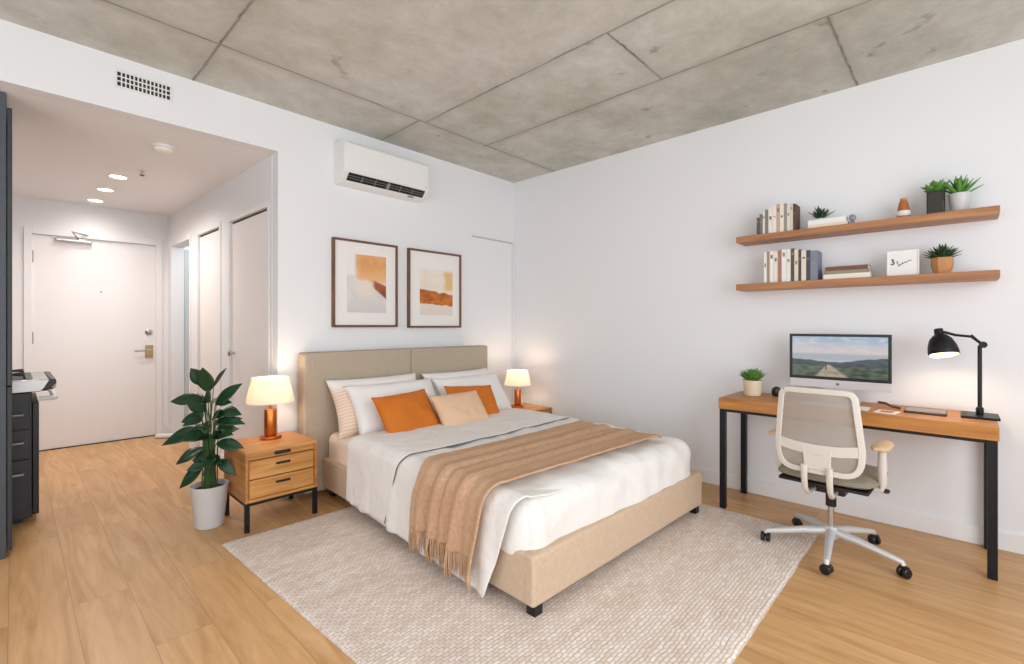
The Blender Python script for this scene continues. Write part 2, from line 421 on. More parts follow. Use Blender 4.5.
# bathroom seen as a sliver through the open doorway
struct('wall_bathroom', MB().box(-1.3, -1.2, .1, 3.0, 0, ZH, None).box(-2.3, -1.2, 2.95, 3.05, 0, ZH).box(-2.22, -1.2, 1.85, 1.9, 0, ZH), mat('bathroom_wall_paint', 'dfe6e8', .7))
# casings
def casing(name, a, b_, z, w=.055):
    q = MB()
    q.box(-.007, .0, a-w, a, 0, z+w, HT); q.box(-.007, .0, b_, b_+w, 0, z+w, HT); q.box(-.007, .0, a, b_, z, z+w, HT)
    return struct(name, q, M['trim'], bevel=.003)
for i, (a, b_, z) in enumerate(ops): casing('trim_%d' % (i+1), a, b_, z, .04 if i else .035)
q = MB(); q.box(-3.487, -3.432, HY-.015, HY, 0, 2.07).box(-2.51, -2.455, HY-.015, HY, 0, 2.07).box(-3.432, -2.51, HY-.015, HY, 2.015, 2.07)
struct('trim_4', q, M['trim'], bevel=.003)
# entry door
d1 = struct('door_1', MB().box(-3.4315, -2.5105, HY+.012, HY+.055, .008, 2.008), M['door'], bevel=.002)
def plate(x0, x1, y0, y1, z0, z1, name, m, parent, bevel=.003): return MB().box(x0, x1, y0, y1, z0, z1).build(name, m, parent, bevel=bevel)
cl = plate(-3.28, -3.02, HY-.035, HY+.012, 1.965, 1.998, 'door_closer', M['chrome'], d1, .008)
MB().tube([(-3.12, HY-.03, 2.0), (-3.17, HY-.12, 2.05), (-3.05, HY-.01, 2.045)], .008, 8).build('closer_arm', M['grey_plastic'], cl)
MB().lathe([(.0, 0), (.03, 0), (.032, .012), (.018, .02), (.0, .022)], seg=20, T=Matrix.Translation((-2.572, HY+.012, 1.10)) @ Matrix.Rotation(PI/2, 4, 'X')).build('deadbolt', M['chrome'], d1)
hp = plate(-2.60, -2.535, HY-.0, HY+.012, .83, .96, 'lock_plate', M['brass'], d1)
MB().tube([(-2.567, HY+.0, .91), (-2.567, HY-.045, .91), (-2.60, HY-.055, .91), (-2.70, HY-.055, .905)], .010, 10).build('door_lever', M['chrome'], hp)
MB().lathe([(0, 0), (.008, 0), (.008, .004), (0, .004)], seg=12, T=Matrix.Translation((-2.95, HY+.012, 1.50)) @ Matrix.Rotation(PI/2, 4, 'X')).build('peephole', M['grey_plastic'], d1)
for z in (.25, 1.0, 1.75): plate(-3.438, -3.424, HY-.012, HY+.01, z, z+.11, 'hinge', M['grey_plastic'], d1)
struct('trim_5', MB().box(-3.432, -2.51, HY, HY+.07, 0, .008), M['gap'])
# closet doors
for i, ((a, b_, z), n) in enumerate(zip(ops[:2], ('door_2', 'door_3'))):
    d = struct(n, MB().box(.012, .05, a+.006, b_-.006, .012, z-.018, HT), M['door2'], bevel=.002)
    if i == 0:
        MB().lathe([(0, 0), (.012, 0), (.012, .02), (.022, .03), (.024, .042), (.015, .052), (0, .054)], seg=20, T=HT @ Matrix.Translation((.012, b_-.075, .95)) @ Matrix.Rotation(-PI/2, 4, 'Y')).build('door_knob', M['chrome'], d)
    struct('trim_%d' % (6+i), MB().box(.02, .04, a+.002, b_-.002, z-.014, z-.001, HT), M['gap'])  # dark strip paints in the shade line above each recessed door
# open bathroom door leaf, and an added fixtureless light that brightens the bathroom
bl = bpy.data.lights.new('bathroom_fill_light', 'POINT'); bl.energy = 7; bl.color = (.93, .97, 1); bl.shadow_soft_size = .1
bo = bpy.data.objects.new('bathroom_fill_light', bl); COL.objects.link(bo); bo.location = (-1.8, 2.4, 2.1)
bd = struct('door_4', MB().box(.115, .75, 2.70, 2.735, .01, 1.98, HT), mat('bathroom_door_paint', 'cfd8d8', .5))
# baseboards
bh = .10
q = MB().box(-.014, 0, YS, 0, 0, bh)
struct('baseboard_right', q, M['trim'], bevel=.004)
struct('baseboard_back', MB().box(HX0, -.014, -.014, 0, 0, bh), M['trim'], bevel=.004)
struct('baseboard_front', MB().box(XW, 0, YS, YS+.014, 0, bh), M['trim'])
struct('baseboard_left', MB().box(XW, XW+.014, YS+.014, 0, 0, bh), M['trim'])
q = MB()
for a, b_ in ((.0, .12), (.98, 1.13), (1.83, 1.99), (2.74, 2.85)): q.box(-.014, 0, a, b_, 0, bh, HT)
q.box(-2.455, HX1-.01, HY-.014, HY, 0, bh).box(-4.2, -3.487, HY-.014, HY, 0, bh)
struct('baseboard_hall', q, M['trim'], bevel=.003)
# shallow ledge line at the right end of the back wall
struct('trim_8', MB().box(-.58, -.03, -.012, 0, 2.005, 2.017), mat('ledge_grey', 'c4c2c4', .6))
struct('trim_9', MB().box(-.032, -.028, -.006, 0, .1, 2.005), mat('ledge_line', 'd8d6d8', .6))

# ------------------------------------------------------------------ fixtures on walls and ceiling
# vent grille
vg = empty('vent_grille', (-3.044, 0, 2.517))
tag(vg, 'small white ventilation grille with dark slots high on the wall above the hallway opening', 'vent grille')
q = MB().box(-.128, .128, -.008, 0, -.05, -.038).box(-.128, .128, -.008, 0, .038, .05).box(-.128, -.118, -.008, 0, -.038, .038).box(.118, .128, -.008, 0, -.038, .038)
q.build('frame', M['white_plastic'], vg, bevel=.002)
MB().box(-.118, .118, -.003, -.001, -.038, .038).build('backing', M['gap'], vg)
q = MB()
for i in range(1, 13): q.box(-.118+i*.01815-.003, -.118+i*.01815+.003, -.0075, -.003, -.038, .038)
q.box(-.118, .118, -.0076, -.0031, -.016, -.010).box(-.118, .118, -.0076, -.0031, .010, .016)
q.build('slats', M['white_plastic'], vg)
# downlights
def downlight(x, y, label, pw):
    r = empty('recessed_downlight', (x, y, ZH))
    tag(r, label, 'ceiling light', 'recessed downlights in the hall ceiling')
    MB().lathe([(.064, 0), (.064, -.004), (.056, -.006), (.053, -.002), (.053, 0)], seg=28, cap=False).build('trim_ring', M['white_plastic'], r)
    MB().lathe([(0, -.0015), (.053, -.0015), (.053, -.0005), (0, -.0005)], seg=28).build('lens', M['lens'], r)
    l = bpy.data.lights.new('downlight_beam', 'SPOT'); l.energy = pw; l.color = (1, .92, .87); l.spot_size = 2.9; l.spot_blend = 1; l.shadow_soft_size = .04
    o = bpy.data.objects.new('downlight_beam', l); COL.objects.link(o); o.parent = r; o.location = (0, 0, -.02)
for x, y, t, pw in ((-2.983, 1.49, 'round recessed ceiling downlight nearest the camera in the hall row', 42), (-3.003, 2.03, 'round recessed ceiling downlight in the middle of the hall row', 32), (-3.02, 2.56, 'round recessed ceiling downlight closest to the entry door', 7)):
    downlight(x, y, t, pw)
sd = empty('smoke_detector', (-2.875, .46, ZH))
tag(sd, 'white round smoke detector on the hall ceiling', 'smoke detector')
MB().lathe([(.062, 0), (.062, -.012), (.055, -.016)], seg=32).build('base', M['white_plastic'], sd)
MB().lathe([(.050, -.016), (.052, -.032), (.042, -.040), (.0, -.041)], seg=32).build('cover', M['lamp_white'], sd)
sp = empty('sprinkler_head', (-2.876, 1.19, ZH))
tag(sp, 'tiny metal sprinkler head on the hall ceiling between smoke detector and downlights', 'sprinkler')
MB().lathe([(.02, 0), (.02, -.003), (.008, -.004), (.006, -.03), (0, -.03)], seg=16).build('stem', M['chrome'], sp)
MB().lathe([(0, -.03), (.016, -.03), (.016, -.033), (0, -.033)], seg=16).build('deflector', M['gap'], sp)

# air conditioner
ac = empty('air_conditioner', (-1.557, -.0, 2.204)); ac.scale = (1, 1, .87)
tag(ac, 'white wall mounted split air conditioner with dark air outlet above the pictures', 'air conditioner')
hw = .373
prof = [(0, .345), (-.125, .345), (-.142, .338), (-.150, .322), (-.152, .100), (-.147, .088), (-.092, .022), (-.06, .006), (0, .0)]
q = MB(); q.prism([(-hw, y, z) for y, z in prof], (2*hw, 0, 0)); q.build('body', M['white_plastic'], ac, bevel=.006, seg=3)
MB().box(-hw+.012, hw-.012, -.1555, -.150, .112, .315).build('front_panel', mat('glossy_white_panel', 'f2f1ef', .18), ac, bevel=.002)
# outlet on the sloping lower front
Ta = Matrix.Translation((0, -.1205, .0545)) @ Matrix.Rotation(math.radians(39.8), 4, 'X')
MB().box(-.33, .335, -.004, .002, -.034, .034, Ta).build('outlet', M['plastic'], ac)
q = MB()
for z in (-.008, .012): q.box(-.325, .33, -.010, -.004, z-.0015, z+.0015, Ta)
for x in (-.22, -.11, .11, .22): q.box(x-.002, x+.002, -.010, -.004, -.024, .024, Ta)
q.box(-.012, .012, -.012, -.004, -.026, .026, Ta)
q.build('louvre', M['grey_plastic'], ac)
MB().box(.335, .343, -.157, -.1555, .105, .112).build('indicator', M['grey_plastic'], ac)
MB().box(.20, .25, -.108, -.09, .006, .0145).build('badge', M['grey_plastic'], ac)

# ------------------------------------------------------------------ framed prints
def mixc(a, b, t): t = max(0, min(1, t)); return tuple(a[i]*(1-t)+b[i]*t for i in range(3))
def sm(a, b, x): t = max(0, min(1, (x-a)/(b-a))); return t*t*(3-2*t)
c_ = lambda h: srgb(h)[:3]
def art_one(u, v):   # v = 0 bottom .. 1 top
    n = nz(u*3, v*3, 1)*.5+nz(u*9, v*9, 2)*.25
    base = mixc(c_('d4d0cf'), c_('eae4e1'), .5+n)
    g = mixc(base, c_('b9b2ae'), sm(.25, .0, v)*.5*(.6+n))
    # pale block in the middle left
    m1 = sm(.02, .05, u-.18)*sm(.0, .04, .72-u)*sm(.28, .31, v)*sm(.0, .04, .64-v)
    g = mixc(g, c_('ecdccf'), m1*.8)
    top = .44+.06*nz(u*4, 5)-(u-.3)*.06
    o = sm(top+.1, top+.17, v)*sm(.20, .26, u+.02*nz(v*8, 3)+(v-.7)*.05)
    g = mixc(g, mixc(c_('e0a065'), c_('eebd8c'), .5+n*1.4+(.8-v)*.8), o)
    left = sm(.60, .72, u+.03*nz(v*10, 1)); lo = .46-(u-.62)*.55; hi = .58-(u-.62)*.25
    k = left*sm(lo-.02, lo+.02, v)*sm(.02, -.02, v-hi)
    g = mixc(g, mixc(c_('8a4526'), c_('b5673c'), .5+n*1.5), k)
    if u < .2 and v > .62: g = mixc(g, c_('f1ece8'), sm(.62, .66, v)*sm(.2, .17, u))
    return g
def art_two(u, v):
    n = nz(u*3, v*3, 11)*.5+nz(u*8, v*10, 12)*.3
    g = mixc(c_('ecdccb'), c_('f3e8dc'), .5+n)
    g = mixc(g, c_('efe9e5'), sm(.9, 1, v+.05*nz(u*7, 3)))
    k = sm(.68, .82, u+.05*nz(v*6, 4))*sm(.5, .6, v)*sm(1, .9, v)
    g = mixc(g, c_('e9b567'), k*.8)
    hi = .555-.10*u+.03*nz(u*6, 8); lo = .25-.05*u+.03*nz(u*7, 9)
    k = sm(lo-.012, lo+.012, v)*sm(hi+.012, hi-.012, v)
    g = mixc(g, mixc(c_('a9561f'), c_('d4813a'), .5+n*1.6+nz(u*2, v*26)*.5), k)
    k = sm(lo, lo-.02, v)*sm(lo-.14, lo-.04, v)
    g = mixc(g, c_('ddd3cc'), sm(lo, lo-.03, v)*.6)
    return g
def picture(x0, x1, z0, z1, px0, px1, pz0, pz1, fn, label):
    cx, cz = (x0+x1)/2, (z0+z1)/2
    r = empty('picture_frame', (cx, 0, cz)); tag(r, label, 'picture', 'framed abstract prints above the bed')
    a, b_ = (x1-x0)/2, (z1-z0)/2; t = .016; d = -.032
    q = MB().box(-a, a, d, 0, -b_, -b_+t).box(-a, a, d, 0, b_-t, b_).box(-a, -a+t, d, 0, -b_+t, b_-t).box(a-t, a, d, 0, -b_+t, b_-t)
    q.build('frame', M['frame_wood'], r, bevel=.002)
    MB().box(-a+t, a-t, d+.014, d+.018, -b_+t, b_-t).build('mat_board', M['paper'], r)
    MB().grid(lambda u, v: (px0-cx+(px1-px0)*u, d+.0125, pz0-cz+(pz1-pz0)*v), 90, 120, fn).build('print', M['art'], r)
picture(-1.953, -1.408, 1.157, 1.815, -1.84, -1.51, 1.268, 1.71, art_one, 'walnut framed abstract print with peach block and brown wedge, left above the bed')
picture(-1.303, -.735, 1.150, 1.813, -1.186, -.83, 1.258, 1.66, art_two, 'walnut framed abstract print with broad rust brown band, right above the bed')

# ------------------------------------------------------------------ kitchen edge on the left
tc = empty('tall_cabinet', (-3.885, .40, 0))
tag(tc, 'tall charcoal cabinet reaching the soffit at the left edge of the view', 'cabinet')
MB().box(-.31, .31, -.255, .255, 0, 2.34).build('body', M['charcoal'], tc, bevel=.003)
MB().box(.312, .330, -.25, .25, .03, .86).build('door', M['charcoal2'], tc, bevel=.002)
MB().box(.312, .330, -.25, .25, .866, 2.27).build('door', M['charcoal2'], tc, bevel=.002)
bc = empty('drawer_cabinet', (-3.82, .98, 0))
tag(bc, 'low charcoal kitchen cabinet with three metal handles below the cooktop', 'cabinet')
MB().box(-.35, .345, -.31, .31, .03, .775).build('body', M['charcoal2'], bc, bevel=.003)
MB().box(-.33, .31, -.27, .30, 0, .03).build('plinth', M['plastic'], bc)
MB().box(.347, .375, -.31, .31, .045, .71).build('oven_door', M['plastic'], bc, bevel=.003)
z0 = .62
for z0, z1, hz in ((.56, .77, .647), (.385, .555, .483), (.04, .38, .30)):
    d = MB().box(-.345, .335, -.325, -.311, z0, z1).build('drawer', M['charcoal2'], bc, bevel=.002)
    h = MB().tube([(-.10, -.325, hz), (-.10, -.352, hz), (.31, -.352, hz), (.31, -.325, hz)], .007, 8)
    h.build('handle', M['steel'], d)
ct = empty('gas_cooktop', (-3.80, .98, .776))
tag(ct, 'stainless steel gas cooktop with black grates on the low charcoal cabinet', 'cooktop')
q = MB(); q.prism([(-.37, -.335, .0), (.36, -.335, 0), (.395, -.335, .035), (.405, -.335, .06), (.39, -.335, .072), (-.37, -.335, .072)], (0, .66, 0))
q.build('tray', M['steel'], ct, bevel=.004)
MB().box(-.36, .33, -.31, .30, .0722, .0735).build('hob_surface', M['plastic'], ct)
for y in (-.16, .16):
    for x in (-.16, .20):
        MB().lathe([(.045, 0), (.045, .012), (.03, .02), (0, .02)], (x, y, .0737), 20).build('burner', M['plastic'], ct)
for y in (-.16, .16):
    for x in (-.16, .20):
        q = MB()
        for k in range(5):
            if k == 4: q.build('grate', M['plastic'], ct); break
            t = k*PI/2+PI/4; q.tube([(x+.02*math.cos(t), y+.02*math.sin(t), .098), (x+.13*math.cos(t), y+.13*math.sin(t), .098), (x+.135*math.cos(t), y+.135*math.sin(t), .0725)], .006, 6)

q = MB().prism([(.365, -.337, .004), (.385, -.337, .002), (.430, -.337, .045), (.427, -.337, .070), (.40, -.337, .073)], (0, .664, 0)); q.build('control_panel', M['plastic'], ct, bevel=.004)
for k in range(4):
    y = -.24+k*.15
    MB().lathe([(.019, 0), (.019, .014), (.015, .022), (0, .022)], seg=16, T=Matrix.Translation((.408, y, .024)) @ Matrix.Rotation(math.radians(133), 4, 'Y')).build('control_knob', M['steel'], ct)
MB().tube([(.355, -.30, -.045), (.41, -.30, -.045), (.425, -.28, -.045), (.425, .28, -.045), (.41, .30, -.045), (.355, .30, -.045)], .014, 10).build('towel_rail', M['white_plastic'], ct)

ds = empty('door_stop', (-2.46, 2.66, 0), math.radians(-40)); tag(ds, 'low white block on the hall floor beside the entry door corner', 'door stop')
MB().box(-.09, .09, -.035, .035, 0, .04).build('body', M['white_plastic'], ds, bevel=.012, seg=3)
MB().box(-.085, .085, -.037, -.033, .002, .012).build('rubber_foot', M['grey_plastic'], ds)

# ------------------------------------------------------------------ rug
rc = [(-2.79, -.475), (-2.70, -2.766), (-.458, -2.766), (-.44, -.54)]
def rugp(u, v):
    a = Vector(rc[1]).lerp(Vector(rc[2]), u); b = Vector(rc[0]).lerp(Vector(rc[3]), u); p = a.lerp(b, v)
    e = min(u, 1-u, v, 1-v)
    return (p.x+.004*nz(v*14, u*3, 3), p.y+.004*nz(u*14, v*3), .011 if e > .001 else .006)
rg = MB().grid(rugp, 120, 120)
rug = rg.build('area_rug', rug_material(), solid=.010, solid_off=-1)
tag(rug, 'large cream and beige chunky woven rug lying under the bed', 'rug')

# ------------------------------------------------------------------ bed and bedding (one local frame: x across, y toward the foot is negative)
BL = 2.09
BH = (-1.309, -.06); BA = math.radians(-1.9)
LT = Matrix.Translation((BH[0], BH[1], 0)) @ Matrix.Rotation(BA, 4, 'Z')
LTi = LT.inverted()
def wl(x, y): p = LTi @ Vector((x, y, 0)); return (p.x, p.y)
BP = dict(loc=(BH[0], BH[1], 0), rot=(0, 0, BA))
bed = empty('bed', (BH[0], BH[1], 0), BA)
tag(bed, 'double bed with taupe upholstered headboard and beige upholstered frame', 'bed')
hw_ = .775
MB().box(-.90, .755, -.115, .0, .03, .985).build('headboard', M['linen_head'], bed, bevel=.016, seg=4)
MB().box(-.07, -.066, -.117, -.113, .3, .975).build('seam', M['dark_line'], bed)
MB().box(-hw_, -hw_+.055, -BL+.03, -.12, .056, .262).build('side_rail', M['linen'], bed, bevel=.014, seg=4)
MB().box(hw_-.055, hw_, -BL+.03, -.12, .056, .262).build('side_rail', M['linen'], bed, bevel=.014, seg=4)
MB().box(-hw_, hw_, -BL, -BL+.06, .056, .262).build('footboard', M['linen'], bed, bevel=.014, seg=4)
MB().box(-hw_+.055, hw_-.055, -BL+.06, -.12, .12, .16).build('slat_base', M['oak_x'], bed)
for x in (-hw_+.045, hw_-.045):
    for y in (-BL+.035, -.2):
        MB().box(x-.024, x+.024, y-.024, y+.024, .0115, .058).build('leg', M['plastic'], bed, bevel=.003)
def rbox(x0, x1, y0, y1, z0, z1, r, n=10, nx=40, ny=50, puff=0, wr=0, seed=0, bottom=True):
    # rounded, softly wrinkled block as a projected cube grid
    mb = MB(); cx, cy, cz = (x0+x1)/2, (y0+y1)/2, (z0+z1)/2
    hx, hy, hz = (x1-x0)/2, (y1-y0)/2, (z1-z0)/2
    def mp(p):
        q = Vector((max(-hx+r, min(hx-r, p.x)), max(-hy+r, min(hy-r, p.y)), max(-hz+r, min(hz-r, p.z))))
        d = p-q
        if d.length > 1e-9: d = d.normalized()*r
        o = q+d
        if puff and o.z > 0: o.z += puff*(1-(o.x/hx)**4)*(1-(o.y/hy)**4)
        if wr:
            w = wr*(nz(o.x*3+seed, o.y*4, o.z*5)+.5*nz(o.x*9, o.y*7+seed, o.z*9))
            o += (d.normalized() if d.length > 1e-9 else Vector((0,0,1)))*w
        return o+Vector((cx, cy, cz))
    def ax(n_, h): return [-h+2*h*i/n_ for i in range(n_+1)]
    def side(f, na, nb, flip): 
        n0 = len(mb.v); vs = [f(i/na, j/nb) for j in range(nb+1) for i in range(na+1)]
        fs = [(j*(na+1)+i, j*(na+1)+i+1, (j+1)*(na+1)+i+1, (j+1)*(na+1)+i) for j in range(nb) for i in range(na)]
        mb.add([mp(v) for v in vs], fs)
    side(lambda u, v: Vector((-hx+2*hx*u, -hy+2*hy*v, hz)), nx, ny, 0)
    if bottom: side(lambda u, v: Vector((-hx+2*hx*u, -hy+2*hy*v, -hz)), nx, ny, 1)
    side(lambda u, v: Vector((-hx+2*hx*u, -hy, -hz+2*hz*v)), nx, n, 0)
    if bottom: side(lambda u, v: Vector((-hx+2*hx*u, hy, -hz+2*hz*v)), nx, n, 1)
    side(lambda u, v: Vector((-hx, -hy+2*hy*u, -hz+2*hz*v)), ny, n, 1)
    side(lambda u, v: Vector((hx, -hy+2*hy*u, -hz+2*hz*v)), ny, n, 0)
    return mb
mt = rbox(-.752, .70, -BL+.13, -.125, .165, .43, .05, puff=.008, wr=.003).build('mattress', M['sheet'], weld=True, sharp=80, **BP)
tag(mt, 'thick mattress in a cream fitted sheet lying in the bed frame', 'mattress')

# duvet
ZD = .467
def wrinkle(x, y, s=0): return .010*nz(x*2.3+s, y*3.1, s)+.006*nz(x*6, y*5+s, 2)+.003*nz(x*15, y*13, s)
mb = rbox(-.768, .735, -BL+.028, -.60, .155, ZD, .10, n=14, nx=70, ny=70, puff=.014, wr=.022, seed=4, bottom=False)
# hanging left flap: over the top edge and down outside the frame
def flap(y0t, y0b, y1t, y1b, zb0, zb1, xin, off, seed, amp=.010, xout=-.805, flare=.0, sink=0):
    # u: from inside of the top to the bottom of the hang; v: from head side to foot side
    def f(u, v):
        top = u < .45
        yt = y0t+(y1t-y0t)*v; yb = y0b+(y1b-y0b)*v
        zb = zb0+(zb1-zb0)*v
        r = .075; zt = ZD+off
        la = (-xin)-(-(xout+r))  # length on top (negative sense handled below)
        L1 = abs(xin-(xout+r)); L2 = r*PI/2; L3 = (zt-r)-zb; tot = L1+L2+L3; s = u*tot
        if s < L1: x = xin-s; z = zt-sink*max(max(0, 1-s/(L1*.8))**2, max(0, (v-.72)/.28)**1.5*(1-s/L1)**.5); nrm = Vector((0,0,1)); hang = 0
        elif s < L1+L2:
            a = (s-L1)/r; x = xout+r-r*math.sin(a); z = zt-r+r*math.cos(a); nrm = Vector((-math.sin(a), 0, math.cos(a))); hang = 0
        else:
            k = (s-L1-L2)/L3; x = xout-flare*k; z = zt-r-(s-L1-L2); nrm = Vector((-1,0,0)); hang = k
        h = max(0, min(1, (s-L1)/(L2+L3)))
        y = yt+(yb-yt)*h
        p = Vector((x, y, z))
        w = amp*hang*(math.sin(y*17+seed+.8*nz(y*5, seed))*.9+.5*math.sin(y*41+seed*2))
        w += .4*amp*nz(x*7+seed, y*7, z*7)+ .004*nz(x*22, y*22, z*22+seed)
        p += nrm*(abs(w)*.6+w*.4)
        return p
    return f
yA = lambda z: 0
mb.grid(flap(-.61, -.61, -2.035, -1.86, .10, .035, -.45, .014, 1.3, amp=.014, xout=-.815, sink=.040), 60, 150)
dv = mb.build('duvet', M['duvet'], solid=.007, sharp=80, weld=True, **BP)
tag(dv, 'thick white duvet draped over the mattress and hanging down the near side', 'duvet')
# turned-down head band with a thin dark grey line along its foot edge
mb = MB()
def band(u, v):
    f = flap(-.60, -.585, -1.20, -1.03, .105, .095, -.2, .022, 2.2, amp=.010, xout=-.822)
    return f(u, v)
mb.grid(band, 60, 50)
def band_top(u, v):
    x = -.2+.90*u; yt = -.60+(-.60+.05*u)*v
    z = ZD+.022+.006*nz(x*5, yt*5, 3)+.004*nz(x*12, yt*12)
    if u > .9: z -= ((u-.9)/.1)**2*.05
    return (x, yt, z)
mb.grid(band_top, 50, 40)
bnd = mb.build('turned_down_band', M['duvet'], dv, solid=.008, sharp=80)
f = flap(-.60, -.585, -1.20, -1.03, .105, .095, -.2, .022, 2.2, amp=.010, xout=-.822)
pts = [band_top(1-i/20*1.0, 1) for i in range(20)]+[f(i/60, 1) for i in range(61)]
MB().tube([Vector(p)+Vector((0, -.004, 0)) for p in pts], .0030, 6).build('dark_line', M['dark_line'], bnd)

# throw blanket
t_far = [wl(-.74, -1.40), wl(-1.035, -1.415), wl(-1.917, -1.43), (None, None)]
def throw_pt(u, v, extra=0):
    # u: 0 right end .. 1 bottom of left hang; v: 0 head side .. 1 foot side
    xR, xout, r, zt, zb = .52, -.848, .085, ZD+.036, .185-.01*v
    L0 = .10; L1 = xR-(xout+r)-.06; L2 = r*PI/2; L3 = zt-r-zb; tot = L0+L1+L2+L3
    s = u*tot+extra
    far_y = -1.36; near_y = -1.915
    if s < L0:
        k = 1-s/L0; x = xR-.06+.06*math.sin(k*PI/2); z = zt-.018*k*k; nrm = Vector((0,0,1)); h = 0; hang = 0
    elif s < L0+L1: x = xR-.06-(s-L0); z = zt; nrm = Vector((0,0,1)); hang = 0; h = 0
    elif s < L0+L1+L2:
        a = (s-L0-L1)/r; x = xout+r-r*math.sin(a); z = zt-r+r*math.cos(a); nrm = Vector((-math.sin(a), 0, math.cos(a))); hang = .25*math.sin(a); h = a*.25
    else:
        q = s-L0-L1-L2; x = xout; z = zt-r-q; nrm = Vector((-1,0,0)); hang = .25+.75*q/L3; h = .4+.6*q/L3
    slant = .07*max(0, min(1, (x+.7)/1.4))
    bump_ = math.exp(-((h-.3)/.25)**2)
    y0 = far_y+.015*h-.05*bump_; y1 = near_y+.085*h-slant*.6
    y = y0+(y1-y0)*v
    # lengthwise folds running across the bed, deeper on the hang
    fold = (.009+.026*hang)*(math.sin(v*21+1.5*nz(x*1.3, z*2, 4))*.6+math.sin(v*37+2+1.6*nz(x*1.1, 7, z))*.4)
    fold += .004*nz(x*9, y*9, z*9)
    dip = .012*math.exp(-((v-.42)/.03)**2)
    p = Vector((x, y, z))+nrm*(fold*.75+.004-dip)
    return p
mb = MB().grid(throw_pt, 190, 110)
th = mb.build('throw_blanket', M['throw'], solid=.010, sharp=80, **BP)
tag(th, 'camel brown fringed throw blanket laid across the foot of the white duvet', 'blanket')
random.seed(5)
mb = MB()
for i in range(92):
    v = i/91; p = throw_pt(1, v); dx = random.uniform(-.006, .008); dy = random.uniform(-.018, .018); ln = random.uniform(.085, .125)
    zz = max(.022, p.z-ln)
    mb.tube([p+Vector((0,0,.01)), p+Vector((-.006+dx, dy*.4, -(p.z-zz)*.5)), Vector((p.x+dx, p.y+dy, zz))], [.0036, .0042, .0018], 5)
tag(mb.build('fringe', M['throw'], th), kind='stuff')

# pillows
def pillow_mesh(w, h, t, seed=0, flange=0, n=26):
    mb = MB()
    def prof(a): return max(0, 1-abs(a)**2.6)**.55
    def pt(u, v, sgn):
        a, b_ = 2*u-1, 2*v-1
        th_ = t/2*prof(a)*prof(b_)*sgn
        pin = 1-.07*(1-abs(a)**2)*abs(b_)**3; pin2 = 1-.07*(1-abs(b_)**2)*abs(a)**3
        x = a*w/2*pin2; z = b_*h/2*pin
        w_ = (.010*nz(a*2.2+seed, b_*2.2, sgn)+.005*nz(a*6, b_*6+seed, sgn))*prof(a)*prof(b_)
        return Vector((x, -th_+(-w_ if sgn > 0 else w_), z+h/2))
    mb.grid(lambda u, v: pt(u, v, 1), n, n); mb.grid(lambda u, v: pt(u, v, -1), n, n)
    return mb
def pillow(name, w, h, t, xy, z, lean, yaw, m, label, cat, group=None, roll=0, seed=0):
    o = pillow_mesh(w, h, t, seed).build(name, m, weld=True, sharp=100)
    p = LT @ Vector((xy[0], xy[1], z))
    o.matrix_world = Matrix.Translation(p) @ Matrix.Rotation(BA+math.radians(yaw), 4, 'Z') @ Matrix.Rotation(math.radians(-lean), 4, 'X') @ Matrix.Rotation(math.radians(roll), 4, 'Y')
    tag(o, label, cat, group)
    return o
ZP = .425
def hem_material():
    m = mat('pillow_with_striped_hem', 'f4f0ed', .85, spec=.2); nt = m.node_tree; N = nt.nodes; L = nt.links; b = N['Principled BSDF']
    tc = N.new('ShaderNodeTexCoord'); sp = N.new('ShaderNodeSeparateXYZ'); L.new(tc.outputs['Object'], sp.inputs[0])
    w = N.new('ShaderNodeTexWave'); w.inputs['Scale'].default_value = 14; w.inputs['Distortion'].default_value = 1.5; w.bands_direction = 'Z'; L.new(tc.outputs['Object'], w.inputs['Vector'])
    r = N.new('ShaderNodeValToRGB'); r.color_ramp.elements[0].color = srgb('e6c6ac'); r.color_ramp.elements[1].color = srgb('f2ddcc'); L.new(w.outputs['Fac'], r.inputs[0])
    mr = N.new('ShaderNodeMapRange'); L.new(sp.outputs[0], mr.inputs['Value']); mr.inputs['From Min'].default_value = -.18; mr.inputs['From Max'].default_value = -.22
    z = N.new('ShaderNodeMapRange'); L.new(sp.outputs[2], z.inputs['Value']); z.inputs['From Min'].default_value = .37; z.inputs['From Max'].default_value = .31
    mu = N.new('ShaderNodeMath'); mu.operation = 'MULTIPLY'; L.new(mr.outputs[0], mu.inputs[0]); L.new(z.outputs[0], mu.inputs[1])
    mx = N.new('ShaderNodeMix'); mx.data_type = 'RGBA'; L.new(mu.outputs[0], mx.inputs['Factor']); mx.inputs['A'].default_value = srgb('f4f0ed'); L.new(r.outputs[0], mx.inputs['B']); L.new(mx.outputs['Result'], b.inputs['Base Color'])
    return m
pillow('pillow', .72, .43, .16, (-.41, -.365), ZP, 30, 0, hem_material(), 'white pillow with a peach striped hem leaning against the left half of the headboard', 'pillow', 'bed pillows', seed=1)
pillow('pillow', .72, .41, .17, (-.33, -.49), ZP, 36, 0, M['pillow'], 'plain white pillow behind the solid orange cushion on the left', 'pillow', 'bed pillows', seed=2)
pillow('pillow', .70, .42, .16, (.35, -.365), ZP, 30, 0, M['pillow'], 'white pillow upright against the right half of the headboard', 'pillow', 'bed pillows', seed=3)
pillow('pillow', .70, .40, .17, (.38, -.48), ZP, 36, 0, M['pillow'], 'white pillow in front on the right, behind the partly hidden orange cushion', 'pillow', 'bed pillows', seed=4)
pillow('cushion', .45, .34, .14, (-.38, -.70), ZP+.008, 36, 5, M['orange'], 'large burnt orange cushion, fully visible, on the left of the bed', 'cushion', seed=5, roll=-2)
pillow('cushion', .44, .33, .13, (.19, -.66), ZP+.008, 36, -4, M['orange'], 'burnt orange cushion partly hidden behind the sand beige cushion', 'cushion', seed=6, roll=4)
